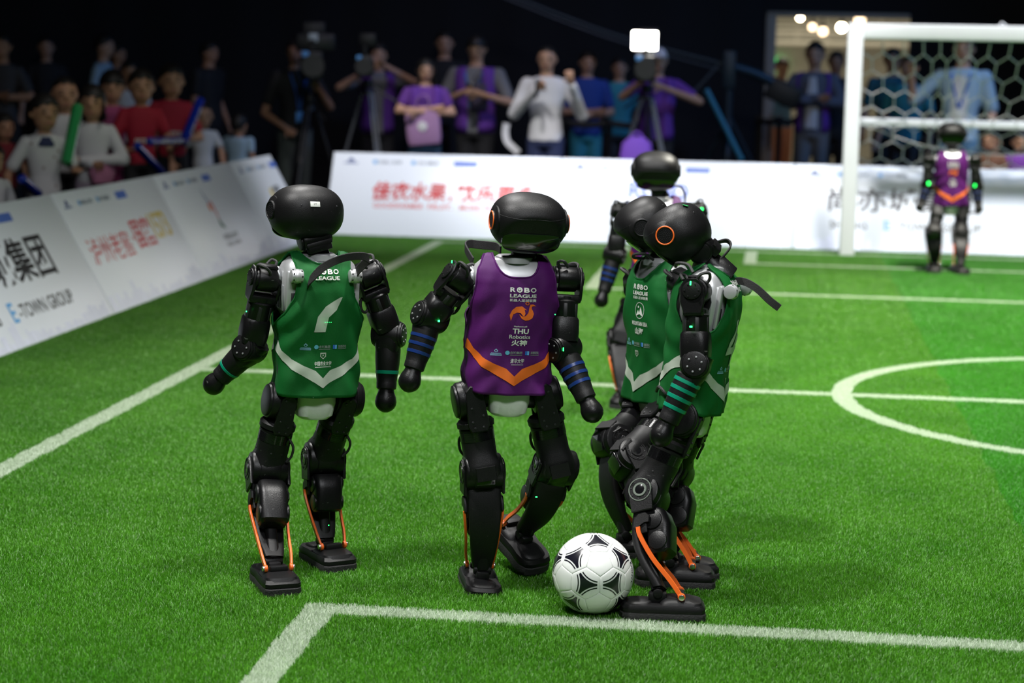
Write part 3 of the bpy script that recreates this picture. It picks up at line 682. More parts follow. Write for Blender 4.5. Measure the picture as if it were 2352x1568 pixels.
def p_knee():
    g = G(); g.cyl(.050, .104, AX, .006, 36); g.cyl(.053, .06, AX, .004, 36)
    for s in (-1, 1): g.prism([(-.034, .0), (-.028, .026), (0, .038), (.028, .026), (.034, .0), (.032, -.06), (-.03, -.062)], -.004, .004, T(s * .0545, 0, 0) @ Matrix(((0, 0, 1, 0), (1, 0, 0, 0), (0, 1, 0, 0), (0, 0, 0, 1))), .003)
    return g
def p_kneering(s):
    g = G(); M = T(s * .0592, 0, 0) @ RY(90 * s); n = 30
    return g.grid([[(r_ * math.cos(2 * PI * j / n), r_ * math.sin(2 * PI * j / n), z) for j in range(n)] for r_, z in ((.0135, -.002), (.0135, .0018), (.019, .0018), (.0198, -.0012), (.030, -.0012), (.030, .001), (.0325, .001), (.0335, -.003))], M, True)
def p_kneehub(s): return G().cyl(.0135, .004, T(s * .0585, 0, 0) @ AX, .001, 20)
def p_kneepad(): return G().box(.052, .003, .05, T(0, .0535, 0), .004)
def p_shank():   # knee at 0, ankle at -.268 ; bowed front plate and slim ankle link
    rows = []
    g = G()
    secs = []
    for k in range(13):
        t = k / 12; z = -.030 - .235 * t; bow = .036 * math.sin(PI * min(1, t * .9 + .12)) - .006 * t
        hx = .047 - .004 * t - .016 * t * t * t; hy = .011 + .003 * t
        secs.append((z, 0, bow, hx, hy, 4))
    g.loft(secs, I4, 28); g.loft([(-.268, 0, 0, .018, .017, 3), (-.20, 0, .006, .017, .015, 3), (-.14, 0, .012, .018, .02, 3)], I4, 20)
    for s in (-1, 1): g.box(.01, .03, .09, T(s * .044, .01, -.075), .004)
    return g
def p_calf():
    g = G(); g.loft([(-.178, 0, -.022, .036, .024, 4), (-.170, 0, -.026, .041, .031, 4), (-.10, 0, -.03, .042, .036, 4), (-.062, 0, -.024, .041, .032, 4), (-.052, 0, -.02, .036, .026, 4)], I4, 30)
    for s in (-1, 1):
        g.cyl(.027, .010, T(s * .0405, -.02, -.085) @ AX, .003); g.cyl(.026, .008, T(s * .0395, -.028, -.145) @ AX, .003)
    return g
def p_crank(s):
    return G().prism([(-.022, .012), (-.012, .022), (.01, .022), (.024, .006), (.028, -.012), (.02, -.018), (-.004, -.006), (-.018, -.006)], -.004, .004, T(s * .052, .004, -.088) @ Matrix(((0, 0, 1, 0), (1, 0, 0, 0), (0, 1, 0, 0), (0, 0, 0, 1))), .002)
def foot_out(k):
    pts = [(-.034, -.128), (.034, -.128), (.0445, -.119), (.047, -.10), (.047, -.03), (.0445, .02), (.047, .05), (.045, .075), (.036, .094), (.020, .101), (-.020, .101), (-.036, .094), (-.045, .075), (-.047, .05), (-.0445, .02), (-.047, -.03), (-.047, -.10), (-.0445, -.119)]
    return [(x * k * 1.14, (y + .013) * (k if k < 1 else 1 + (k - 1) * .45) - .013) for x, y in pts]
def p_foot():
    g = G(); g.prism(foot_out(.985), -.058, -.030, I4, .009)
    g.loft([(-.034, 0, -.062, .048, .060, 5), (-.024, 0, -.062, .045, .054, 5), (-.016, 0, -.055, .034, .036, 4)], I4, 28); g.box(.038, .05, .035, T(0, 0, -.02), .008); g.cyl(.013, .05, T(0, 0, -.004) @ AX, .003)
    g.loft([(-.036, 0, .052, .040, .040, 3), (-.027, 0, .048, .034, .034, 3), (-.024, 0, .044, .028, .028, 3)], I4, 20); g.box(.052, .02, .022, T(0, -.062, -.012), .005); return g
def p_sole():
    g = G(); g.prism(foot_out(1.0), -.078, -.051, I4, .003); return g
def p_lug(s): return G().cyl(.008, .008, T(s * .042, -.062, -.008) @ AX, .002, 14)

def mwz(M, s): return M @ S(1, 1, s)
def frame(A, B, xh):
    z = (A - B).normalized(); x = (xh - z * xh.dot(z)).normalized(); y = z.cross(x)
    return Matrix(((x.x, y.x, z.x, A.x), (x.y, y.y, z.y, A.y), (x.z, y.z, z.z, A.z), (0, 0, 0, 1)))
def rotm(fwd, up):
    y = fwd.normalized(); z = (up - y * up.dot(y)).normalized(); x = y.cross(z)
    return Matrix(((x.x, y.x, z.x, 0), (x.y, y.y, z.y, 0), (x.z, y.z, z.z, 0), (0, 0, 0, 1)))
def dirv(a): return F0 * math.cos(math.radians(a)) + R0 * math.sin(math.radians(a))

JW = [(-.345, .122), (-.30, .119), (-.2, .117), (-.12, .122), (-.06, .124), (0, .121), (.03, .112), (.055, .097), (.075, .084)]
JD = [(-.345, .086), (-.30, .083), (-.2, .080), (-.1, .086), (-.03, .088), (.0, .084), (.03, .072), (.055, .046), (.07, .012), (.075, .004)]
JT = {1: [(-.14, 90), (-.115, 86), (-.09, 74), (-.05, 62), (0, 58), (.04, 63), (.075, 74)], -1: [(-.14, 90), (-.125, 82), (-.095, 55), (-.05, 38), (0, 34), (.04, 42), (.075, 70)]}
def jsurf(seed):
    def wr(x, y, z):
        k = noise.noise(Vector((x * 9 + seed, y * 9, z * 7))) * .010 + noise.noise(Vector((x * 26 + seed, y * 26 + 3, z * 15 + x * 20))) * .0035
        f = math.sin((z * 60 + abs(x) * 70) + seed + 3 * noise.noise(Vector((x * 6, y * 6, z * 6 + seed)))) * .0035 * max(0, min(1, (abs(x) - .03) / .05)) * max(0, min(1, (-z) / .06))
        h = .005 * math.sin(math.atan2(y, x) * 7 + seed) * max(0, (-z - .2) / .14)
        return k + f + h
    def fn(th, z, side, off=0.0):
        w = lerp(JW, z); d = lerp(JD, z); e = .78
        x = w * spow(math.sin(th), e); y = side * d * abs(math.cos(th)) ** e
        n = Vector((x / w ** 2, y / max(d, .02) ** 2, 0)); n.normalize()
        q = (wr(x, y, z) * (1 if z < .04 else .2)) + off
        return Vector((x, y - .003, z)) + n * q
    return fn
def jersey(seed):
    fn = jsurf(seed); g = G(); nt_, nv = 46, 44
    for side in (1, -1):
        rows = []
        for i in range(nv + 1):
            r = []
            for j in range(nt_ + 1):
                t = -1 + 2 * j / nt_; at_ = abs(t); zc = .012 if side > 0 else .044
                ztop = .074 - .004 * max(0, (at_ - .8) / .2) if at_ > .56 else zc + (.074 - zc) * (at_ / .56) ** 2.4
                hz_ = -.335 + .016 * t * t * t * t; z = hz_ + (ztop - hz_) * (i / nv)
                r.append(fn(t * math.radians(lerp(JT[side], z)), z, side, .001))
            rows.append(r if side < 0 else r[::-1])
        g.grid(rows)
    # trims: raised collar and armhole binding come from the solidified edge
    return g, fn
def jprint(fn, side, items, off=.0030):
    def mp(u, v):
        w = lerp(JW, v); s = max(-.999, min(.999, -side * u / w)); th = math.copysign(math.asin(min(1, abs(s) ** (1 / .78))), s)
        return fn(th, v, side, .001 + off)
    return decal(items, mp, .011)
def sponsors(y, wide=.042):
    cr = [poly([(-.066, y - .007), (-.036, y - .007), (-.036, y - .0055), (-.066, y - .0055)]), poly([(-.066, y - .0105), (-.036, y - .0105), (-.036, y - .0085), (-.066, y - .0085)]), poly([(-.064, y - .004), (-.038, y - .004), (-.038, y - .003), (-.064, y - .003)]), ring2d(-.051, y + .0035, .003, .005, 12, .8), poly([(-.054, y + .005), (-.051, y + .010), (-.048, y + .005)])]
    return [('crest_print', cr, mat('print_pale_blue', (.2, .42, .55), .6)), ('globe_print', [disc2d(-.021, y - .002, .0062)], mat('print_globe', (.12, .45, .62), .5)),
            ('sponsor_lettering', [tx('亦城集团', .003, y - .0015, .0085, .033, .02), rect2d(.003, y - .0085, .033, .0015), tx('加速进化', .053, y - .0005, .0085, .022, .02), rect2d(.053, y - .0075, .022, .0013)], mat('print_ash', (.22, .26, .25), .6)), ('square_print', [rect2d(.030, y - .002, .0052, .0115)], PBLU), ('square_light_print', [rect2d(.0355, y - .002, .005, .0115)], PCYA)]
def league(cx, y, sub=True):
    it = [tx('R', cx - .0285, y, .0135, .0145, .03), ring2d(cx - .0105, y, .0042, .0078, 20), disc2d(cx - .0105, y + .001, .003, 8), tx('B', cx + .0085, y, .0135, .0145, .03), tx('O', cx + .0265, y, .0135, .0165, .03), tx('LEAGUE', cx, y - .0175, .0105, .072, .03)]
    if sub: it.append(tx('机器人足球联赛', cx, y - .0305, .0085, .072, .012))
    return ('league_lettering', it, PWHT)
def chevron(m, cut=True):
    L_ = [(-.118, -.205), (-.112, -.225), (-.095, -.250), (-.070, -.271), (-.030, -.292), (0, -.325)]
    L2 = [(-.118, -.228), (-.112, -.252), (-.095, -.280), (-.070, -.300), (-.030, -.326), (0, -.350 + .012)]
    a = [(-.117, -.176), (-.106, -.202), (-.085, -.225), (-.055, -.242), (-.022, -.256), (0, -.278)]
    b = [(-.117, -.206), (-.106, -.230), (-.085, -.253), (-.055, -.272), (-.022, -.291), (0, -.306)]
    r1 = [(-x, y) for x, y in a]; r2 = [(-x, y) for x, y in b]
    return ('chevron_print', [strip(a, b), strip(r2, r1)], m)
def fire_bird(cx, cy, s):
    P = lambda L: poly([(cx + x * s, cy + y * s) for x, y in L])
    tail = [(-.50, -.42), (-.56, -.1), (-.44, .18), (-.25, .34), (.0, .36), (.24, .16), (.12, .18), (.16, -.02), (.10, -.2), (-.02, -.02), (-.2, .02), (-.38, -.1), (-.46, -.3)]
    tailA = [(-.50, -.42), (-.57, -.12), (-.46, .14), (-.40, -.08), (-.46, -.3)]; tailB = [(-.46, .14), (-.27, .32), (.0, .36), (-.04, .0), (-.22, .02), (-.40, -.08)]; tailC = [(0, .36), (.24, .16), (.12, .2), (.17, -.02), (.1, -.2), (-.04, .0)]
    body = [(-.12, -.06), (-.02, -.14), (.10, -.2), (.2, -.12), (.30, .02), (.34, .3), (.38, .46), (.52, .48), (.66, .38), (.56, .39), (.46, .36), (.45, .25), (.52, .12), (.56, -.02), (.50, -.24), (.34, -.36), (.16, -.38), (0, -.28)]
    b1 = [(-.12, -.06), (-.02, -.14), (.10, -.2), (.16, -.38), (0, -.28)]; b2 = [(.10, -.2), (.2, -.12), (.30, .02), (.56, -.02), (.50, -.24), (.34, -.36), (.16, -.38)]; b3 = [(.30, .02), (.34, .3), (.45, .25), (.52, .12), (.56, -.02)]; b4 = [(.34, .3), (.38, .46), (.52, .48), (.56, .39), (.46, .36), (.45, .25)]; b5 = [(.52, .48), (.66, .38), (.56, .39)]
    return [('bird_print', [P(tailA), P(tailB), P(tailC), P(b1), P(b2), P(b3), P(b4), P(b5)], PORG), ('bird_ball_print', [ring2d(cx + .24 * s, cy + .52 * s, .05 * s, .1 * s, 12)], PORD)]
def shield(cx, cy, s):
    return [('shield_print', [strip([(cx - s, cy + s), (cx - s, cy - .3 * s), (cx, cy - 1.2 * s), (cx + s, cy - .3 * s), (cx + s, cy + s), (cx - s, cy + s)], [(cx - .75 * s, cy + .75 * s), (cx - .75 * s, cy - .2 * s), (cx, cy - .9 * s), (cx + .75 * s, cy - .2 * s), (cx + .75 * s, cy + .75 * s), (cx - .75 * s, cy + .75 * s)]), poly([(cx, cy + .5 * s), (cx + .2 * s, cy), (cx + .5 * s, cy - .3 * s), (cx, cy - .1 * s), (cx - .5 * s, cy - .3 * s), (cx - .2 * s, cy)]), rect2d(cx, cy + .62 * s, 1.4 * s, .2 * s)], PGRY)]
def number(kind):
    if kind == 1: return ('number_print', [poly([(-.030, -.146), (.003, -.146), (.011, -.104), (-.021, -.102)]), poly([(-.021, -.102), (.011, -.104), (.033, -.083), (.001, -.073)]), poly([(.001, -.073), (.033, -.083), (.047, -.046), (.041, -.047)])], PGRY)
    return ('number_print', [poly([(-.045, -.165), (.045, -.165), (.05, -.145), (-.04, -.145)]), poly([(-.045, -.165), (-.02, -.155), (.03, -.07), (.005, -.075)]), poly([(.005, -.20), (.03, -.20), (.045, -.11), (.02, -.11)])], PGRY)
LT, LS, LU, LF = .215, .268, .215, .21; AW = 1.1
def solve_mid(px, A, C_, La, Lb, fwd):
    best = None
    h0 = min(hd(A), hd(C_)) - .3
    for i in range(240):
        p = at(px[0], px[1], h0 + i * (abs(hd(A) - hd(C_)) + .6) / 240)
        e = ((p - A).length - La) ** 2 + ((p - C_).length - Lb) ** 2 - .012 * (p - (A + C_) * .5).dot(fwd)
        if best is None or e < best[0]: best = (e, p)
    return best[1]
def robot(c):
    base = ground(*c['foot']); h0 = hd(base) + c.get('dh', 0); F = dirv(c['yaw']); Rr = F.cross(U0)
    root = empty('humanoid_robot', base); tag(root, c['label'], 'robot', 'football playing robots')
    Rv = Matrix.Translation(-base); loc = lambda M: Rv @ M
    J = {}
    for k, v in c['j'].items(): J[k] = at(v[0], v[1], h0 + (v[2] if len(v) > 2 else 0))
    lat = Rr.dot(F0)
    for nm, w in (('sh', .15), ('hip', .085)):
        for s, k in ((1, 'R'), (-1, 'L')):
            v = c['j'][nm + k]
            if len(v) < 3: J[nm + k] = at(v[0], v[1], h0 + s * w * lat)
    for k in 'RL':
        v = c['j']['ank' + k]
        if len(v) < 3: J['ank' + k] = ground(v[0], v[1], .078)
        v = c['j']['kn' + k]
        if len(v) < 3: J['kn' + k] = solve_mid(v, J['hip' + k], J['ank' + k], LT, LS, F)
    P = lambda nm, key, fn, m, M, **kw: obj(nm, shared(key, fn), m, root, loc(M), **kw)
    Q = lambda nm, key, fn, m, par: obj(nm, shared(key, fn), m, par)
    # torso
    Sm = (J['shR'] + J['shL']) / 2; Hm = (J['hipR'] + J['hipL']) / 2; up = (Sm - Hm).normalized(); xr = (J['shR'] - J['shL']).normalized()
    xr = (Rr * .6 + xr * .4).normalized(); zu = up; fw = zu.cross(xr).normalized(); xr = fw.cross(zu)
    ts = max(.92, min(1.08, (Sm - Hm).length / .355)); TM_ = Matrix(((xr.x, fw.x, zu.x, Sm.x), (xr.y, fw.y, zu.y, Sm.y), (xr.z, fw.z, zu.z, Sm.z), (0, 0, 0, 1))) @ S(c.get('tw', 1), 1, ts)
    to = P('torso', 'torso', p_torso, SLV, TM_); 
    for s in (-1, 1):
        Q('back_plate', 'torso_plate%d' % s, lambda: p_torsoplate(s), SLV, to); Q('side_plate', 'side_plate%d' % s, lambda: p_sideplate(s), SLVD, to)
        for k in range(4): obj('vent', shared('vent', p_vent), PBLK, to, T(s * .1125, -.028 + k * .017, -.06))
        obj('plate_slot', shared('plate_slot', p_plateslot), PBLK, to, T(s * .088, -.066, -.055))
        q = obj('strap_mount', shared('mount', p_mount), SLV, to, T(s * .085, -.086, .012)); obj('mount_holes', shared('mount_holes', p_mountholes), PBLK, to, T(s * .085, -.086, .012))['kind'] = 'stuff'
    P('pelvis', 'pelvis', p_pelvis, TAPE, TM_, label='pelvis wrapped in white tape'); P('waist', 'waist', p_waist, BLK, TM_)
    jg, fn = jersey(c['seed']); jo = obj('jersey', jg.mesh('jersey', 60), c['jm'], root, loc(TM_)); md = jo.modifiers.new('cloth', 'SOLIDIFY'); md.thickness = .002; md.offset = 0
    for side, prints in c['prints']:
        for nm, items, m in prints:
            if nm in ('chevron_print', 'number_print', 'bird_print', 'shield_print', 'crest_print', 'badge_print'): obj(nm, jprint(fn, side, items), m, jo)
            else:
                for it in items: obj(nm, jprint(fn, side, [it]), m, jo)
    # collar and armhole bindings
    a = G()
    for side in (1, -1):
        zc = .012 if side > 0 else .044; pts = []
        for k in range(25):
            t = -.56 + 1.12 * k / 24; z = zc + (.074 - zc) * (abs(t) / .56) ** 2.4; pts.append(fn(t * math.radians(lerp(JT[side], z)), z, side, .002))
        a.tube(pts, .0028, I4, 6, 1)
        for s in (1, -1):
            pts = []
            for k in range(25):
                z = -.14 + .21 * k / 24; pts.append(fn(s * math.radians(lerp(JT[side], z)), z, side, .002))
            a.tube(pts, .0026, I4, 6, 1)
    obj('binding', a, c['jm'], jo)
    # head
    hy, hp, hr = c['head']; hf = dirv(hy); hf = (hf * math.cos(math.radians(hp)) - U0 * math.sin(math.radians(hp))); HMx = Matrix.Translation(J['head']) @ rotm(hf, U0) @ RY(hr)
    he = P('head', 'head', p_head, BLK2, HMx); Q('visor', 'visor', p_visor, GLS, he); Q('seam', 'head_seam', p_seam, PBLK, he)
    for s in (-1, 1):
        Q('ear_cover', 'ear%d' % s, lambda: p_ear(s), BLK2, he); Q('ear_ring', 'ring%d' % s, lambda: p_ring(s), ORG if c.get('ring') == s or c.get('ring') == 2 else BLK, he); Q('speaker_grill', 'grill%d' % s, lambda: p_grill(s), PBLK, he)
    a = G()
    for x in (-.055, .055): a.cyl(.0028, .003, T(x, -.0785, .022) @ RX(-14) @ AY, .0006, 12)
    obj('sensor_hole', a, PBLK, he)
    if c.get('sticker'):
        sc, sm_, tl = c['sticker']; a = G(); a.box(.03, .0012, .015, T(0, 0, 0), .0003); so = obj('sticker', a, sm_, he, T(*sc) @ RX(-tl))
        if sm_ == PWHT:
            gg = decal([place2d(text2d('277', .0), 0, 0, .0045)], lambda u, v: T(*sc) @ RX(-tl) @ Vector((u, -.0009, v)), .02); obj('sticker_number', gg, PBLK, he)
    nb_ = J['neck']; NMx = frame(J['head'], nb_, xr); NMx.translation = nb_; ns = (J['head'] - nb_).length / .12
    ne = P('neck', 'neck', p_neck, BLK, NMx @ S(1.14, 1.14, ns)); Q('neck_cap', 'neck_cap', p_neckcap, BLK2, ne)
    # arms
    bands = c.get('bands', ([], TEAL))
    for k, s in (('R', 1), ('L', -1)):
        A, B, H = J['sh' + k], J['el' + k], J['ha' + k]; M = frame(A, B, xr); sc = (A - B).length / LU
        flip = S(s, 1, 1) if False else I4
        so = P('shoulder', 'shoulder', p_shoulder, BLK, M @ S(AW, AW, 1)); 
        for d_ in (-1, 1): Q('shoulder_cap', 'shoulder_cap%d' % d_, lambda: p_shouldercap(d_), BLK2, so)
        for d_ in range(3): obj('cable', shared('cable%d' % d_, lambda: p_cable(d_)), CAB, so, RZ(0 if s > 0 else 180))
        u = P('upper_arm', 'upper_arm', p_upper, BLK, M @ S(AW, AW, sc))
        for d_ in range(6): Q('slot', 'slot%d' % d_, lambda: p_slot(d_), PBLK, u)
        hin = (A - B).cross(H - B); hin = xr if hin.length < .004 else hin.normalized(); hin = -hin if hin.dot(xr) < 0 else hin
        hin = (hin * .5 + xr * .5).normalized(); M2 = frame(B, H, hin); e = P('elbow', 'elbow', p_elbow, BLK, M2 @ S(AW, AW, AW))
        for d_ in (-1, 1): Q('elbow_cap', 'elbow_cap%d' % d_, lambda: p_elbowcap(d_), BLK2, e); obj('screw_ring', shared('scr_el%d' % d_, lambda: p_screws(.018, .0425, 6, .0026, d_)), SLVD, e)['kind'] = 'stuff'
        fs = max(.62, (B - H).length / LF)
        f = P('forearm', 'forearm', p_forearm, BLK2, M2 @ S(AW, AW, fs))
        for bz in bands[0]:
            rr = lerp([(.036, .0325), (.055, .0335), (.09, .032), (.13, .0285), (.148, .0263)], bz); obj('tape_band', shared('band%.3f' % bz, lambda: p_band(bz, 0)), bands[1], f)
        M3 = M2.copy(); M3.translation = H; P('hand', 'hand', p_hand, BLK, M3 @ S(1.03, 1.03, 1.03))
    # legs
    for k, s in (('R', 1), ('L', -1)):
        A, B, Cc = J['hip' + k], J['kn' + k], J['ank' + k]; M = frame(A, B, xr); sc = (A - B).length / LT
        h = P('hip', 'hip', p_hip, BLK, M @ T(s * .012, 0, 0)); Q('ribbed_ring', 'hip_rib', p_hiprib, BLK, h)
        hb = P('hip_bracket', 'hip_bracket', p_hipbracket, BLK2, M @ S(1, 1, sc)); Q('bolt_hole', 'bracket_dots', p_bracketdots, PBLK, hb)['kind'] = 'stuff'
        th = P('thigh', 'thigh', p_thigh, BLK2, M @ S(1, 1, sc)); Q('cooling_ribs', 'thigh_rib', p_rib, GLS, th); Q('bolt_hole', 'thigh_dots', p_thighdots, PBLK, th)['kind'] = 'stuff'; Q('cable', 'thigh_cable', p_thighcable, CAB, th)
        M2 = frame(B, Cc, xr); s2 = (B - Cc).length / LS
        kn = P('knee', 'knee', p_knee, BLK, M2); Q('knee_panel', 'knee_panel', p_kneepad, GLS, kn)
        for d_ in (-1, 1):
            Q('knee_ring', 'knee_ring%d' % d_, lambda: p_kneering(d_), c.get('kring', BLK), kn); Q('knee_hub', 'knee_hub%d' % d_, lambda: p_kneehub(d_), GLS, kn); obj('screw_ring', shared('scr_kn%d' % d_, lambda: p_screws(.026, .0585, 8, .002, d_)), PBLK, kn)['kind'] = 'stuff'
        sh = P('shin', 'shank', p_shank, BLK2, M2 @ S(1, 1, s2)); ca = P('calf_motor', 'calf', p_calf, BLK, M2 @ S(1, 1, s2)); [Q('crank', 'crank%d' % d_, lambda: p_crank(d_), BLK2, ca) for d_ in (-1, 1)]
        fd = c['feet'][k]; ff = dirv(fd[0]); ff = ff * math.cos(math.radians(fd[1])) - U0 * math.sin(math.radians(fd[1])); FMx = Matrix.Translation(Cc) @ rotm(ff, U0) @ RY(fd[2] if len(fd) > 2 else 0)
        fo = P('foot', 'foot', p_foot, BLK2, FMx); Q('sole', 'sole', p_sole, SOLE, fo); [Q('ankle_bolt', 'lug%d' % d_, lambda: p_lug(d_), CHR, fo) for d_ in (-1, 1)]
        for q in (-1, 1):
            p0 = M2 @ S(1, 1, s2) @ Vector((q * .0545, .018, -.102)); p1 = FMx @ Vector((q * .036, -.062, -.008)); back = -fw
            mid = (p0 + p1) / 2; w = M2 @ S(1, 1, s2) @ Vector((q * .046, .004, -.20)); w2 = p0 * .25 + p1 * .75 + (M2.to_3x3() @ Vector((q * .003, -.004, 0)))
            a = G(); a.ribbon([p0, p0 * .78 + w * .22 + Vector((0, 0, -.004)), p0 * .35 + w * .4 + p1 * .25, w2 * .6 + w * .15 + p1 * .25, p1], M2.to_3x3() @ Vector((0, 1, 0)), .0125, .006, Rv, 5)
            a.cyl(.0105, .009, Rv @ Matrix.Translation(p1) @ rotm(ff, U0) @ AX, .002, 16); obj('ankle_rod', a, ORG, root, label='orange ankle push rod')
    # straps and small lights
    for pts, wd, w in c.get('straps', []):
        a = G(); a.ribbon([at(p[0], p[1], h0 + p[2]) - base for p in pts], wd, w, .0045); obj('carry_strap', a, WEB, root, label='black ribbed webbing carry strap')
    for px, py, dz, sx, sz in c.get('leds', []):
        a = G(); p = at(px, py, h0 + dz) - base; a.box(sx, .004, sz, Matrix.Translation(p), .0012); obj('status_light', a, LEDG, root)
    for pts in c.get('cords', []):
        a = G(); a.tube([at(p[0], p[1], h0 + p[2]) - base for p in pts], .0018, I4, 6, 7); obj('cord', a, CAB, root)
    for pts in c.get('cables', []):
        a = G(); a.tube([at(p[0], p[1], h0 + p[2]) - base for p in pts], .0046, I4, 8, 7); obj('cable', a, CAB, root)
    if c.get('debug'): print('ROBOT', c['label'][:30], {k: round((J[a_ + k[-1]] - J[b_ + k[-1]]).length, 3) for k in ('tR', 'tL') for a_, b_ in (('hip', 'kn'),)}, {k: round((J['kn' + k] - J['ank' + k]).length, 3) for k in 'RL'}, {k: round((J['sh' + k] - J['el' + k]).length, 3) for k in 'RL'}, {k: round((J['el' + k] - J['ha' + k]).length, 3) for k in 'RL'}, 'sh', round((J['shR'] - J['shL']).length, 3), 'ts', round((Sm - Hm).length / .355, 3), 'neck', round((J['head'] - J['neck']).length, 3))
    return root, J
UW = (U0.x, U0.y, U0.z)
G_PRINT = lambda: [league(.0, -.002, False)]
R1 = dict(label='robot in green number 1 jersey seen from behind, standing apart from the ball', foot=(690, 1310), yaw=-22, seed=1.3, jm=GRNJ, head=(-33, 2, 3), sticker=((-.017, -.0868, .026), PWHT, 14), bands=([.118], TEAL), debug=1,
    j=dict(head=(703, 488, 0), neck=(728, 583, .0), shR=(845, 632), shL=(610, 640), elR=(893, 768, .09), elL=(574, 800, -.03), haR=(886, 922, .06), haL=(491, 882, .0), hipR=(788, 914), hipL=(650, 922), knR=(743, 1052), knL=(614, 1078), ankR=(746, 1236), ankL=(628, 1285)),
    feet=dict(R=(-28, 0), L=(-20, 0)),
    prints=[(-1, [league(.006, .024, False), number(1), chevron(PGRY), ('university_lettering', [tx('中国农业大学', 0, -.236, .0125, .050, .012), rect2d(0, -.246, .048, .0018)], PWHT)] + sponsors(-.187) + shield(0, -.214, .0085)), (1, [league(0, -.02), chevron(PGRY)])],
    straps=[([(708, 655, -.10), (716, 640, -.125), (745, 612, -.14), (790, 592, -.14), (832, 588, -.12), (846, 596, -.10), (836, 606, -.09), (822, 622, -.07), (818, 640, -.03)], [(.2, 0, 1)] * 3 + [(0, -.2, 1)] * 6, .022)],
    cords=[[(657, 722, -.08), (660, 745, -.085), (650, 800, -.075), (637, 850, -.07), (650, 893, -.08)]],
    leds=[(747, 740, -.094, .0014, .0014), (751.5, 740, -.094, .0014, .0014), (756, 740, -.094, .0014, .0014), (760.5, 740, -.094, .0014, .0014), (612, 1206, -.12, .006, .012), (566, 715, -.09, .003, .004), (737, 1081, .09, .006, .004), (755, 1206, .05, .003, .003)])
R2 = dict(label='robot in purple jersey striding towards the ball with one foot lifted', foot=(1108, 1352), yaw=168, seed=4.1, jm=PURJ, head=(166, 12, -3), ring=2, bands=([.066, .092, .118], BLUET), debug=1, tw=1.02,
    j=dict(head=(1213, 510, -.03), neck=(1203, 588, .02), shR=(1056, 640), shL=(1300, 640), elR=(988, 728, -.02), elL=(1293, 800, .0), haR=(941, 875, -.06), haL=(1360, 945, -.07), hipR=(1084, 916), hipL=(1243, 908), knR=(1108, 1082), knL=(1276, 1070), ankR=(1108, 1305, .0), ankL=(1206, 1222, .17)),
    feet=dict(R=(172, 3, -4), L=(146, 26, 4)),
    prints=[(1, [league(.012, -.022), ('club_lettering', [tx('Hephaestus®', .009, -.130, .0058, .034, .005), tx('THU', .010, -.1435, .0155, .042, .035), tx('Robotics', .009, -.1605, .0115, .056, .015), tx('火神', .0085, -.1785, .0185, .042, .03)], PWHT), ('university_lettering', [tx('清华大学', .007, -.2325, .014, .038, .006, 0, .1), rect2d(.007, -.244, .034, .0014)], PWHT), chevron(PORG)] + fire_bird(.010, -.090, .056) + sponsors(-.207)), (-1, [league(0, .02, False), chevron(PORG)])],
    straps=[([(1150, 575, .10), (1138, 566, .14), (1100, 562, .15), (1078, 560, .14), (1069, 568, .11), (1080, 590, .06), (1086, 600, .04)], [(.0, .0, 1)] * 7, .024)],
    leds=[(1038, 601, -.05, .003, .008), (1004, 669, -.05, .004, .008), (1008, 737, -.06, .006, .006), (1294, 802, -.055, .003, .01), (1275, 722, -.045, .003, .003), (1232, 1141, .0, .006, .003)])
RB = dict(label='robot in green number 4 jersey seen from its left side, nearest the ball', foot=(1520, 1398), yaw=-70, seed=7.7, jm=GRNJ, head=(-76, 33, 4), ring=-1, sticker=((-.045, -.0680, .0505), mat('sticker_green', (.02, .35, .08), .5), 42), bands=([.052, .075, .1, .128], TEAL), debug=1, dh=.16, kring=mat('grey_green_ring', (.10, .125, .10), .55, scratch=.6),  # knee rings: grey-green base with pale scratches
    j=dict(head=(1556, 537, 0), neck=(1632, 606, 0), shR=(1650, 660), shL=(1598, 668), elR=(1640, 830, .17), elL=(1598, 838, -.17), haR=(1570, 960, .17), haL=(1519, 1000, -.19), hipR=(1592, 948), hipL=(1566, 962), knR=(1548, 1080), knL=(1487, 1139), ankR=(1540, 1285), ankL=(1511, 1355)),
    feet=dict(R=(-86, 0), L=(-88, 0)),
    prints=[(-1, [league(.0, .03, False), number(4), chevron(PGRY)] + sponsors(-.205) + shield(0, -.24, .0085)), (1, [league(0, -.02), chevron(PGRY)])],
    straps=[([(1660, 655, .02), (1700, 645, .0), (1735, 660, -.02), (1768, 690, -.03), (1790, 707, -.03)], [(.35, 0, 1)] * 5, .021), ([(1615, 575, .05), (1640, 560, .05), (1668, 553, .04), (1678, 566, .02), (1660, 590, .0), (1645, 603, -.02)], [(.15, -1, .5)] * 6, .022)],
    leds=[(1586, 650, -.20, .004, .011), (1587, 750, -.20, .008, .005), (1525, 1188, -.19, .004, .006)],
    cables=[[(1552, 612, -.14), (1556, 604, -.16), (1580, 608, -.18), (1592, 626, -.2)], [(1508, 898, -.05), (1514, 888, -.08), (1530, 905, -.1), (1545, 918, -.06)]])
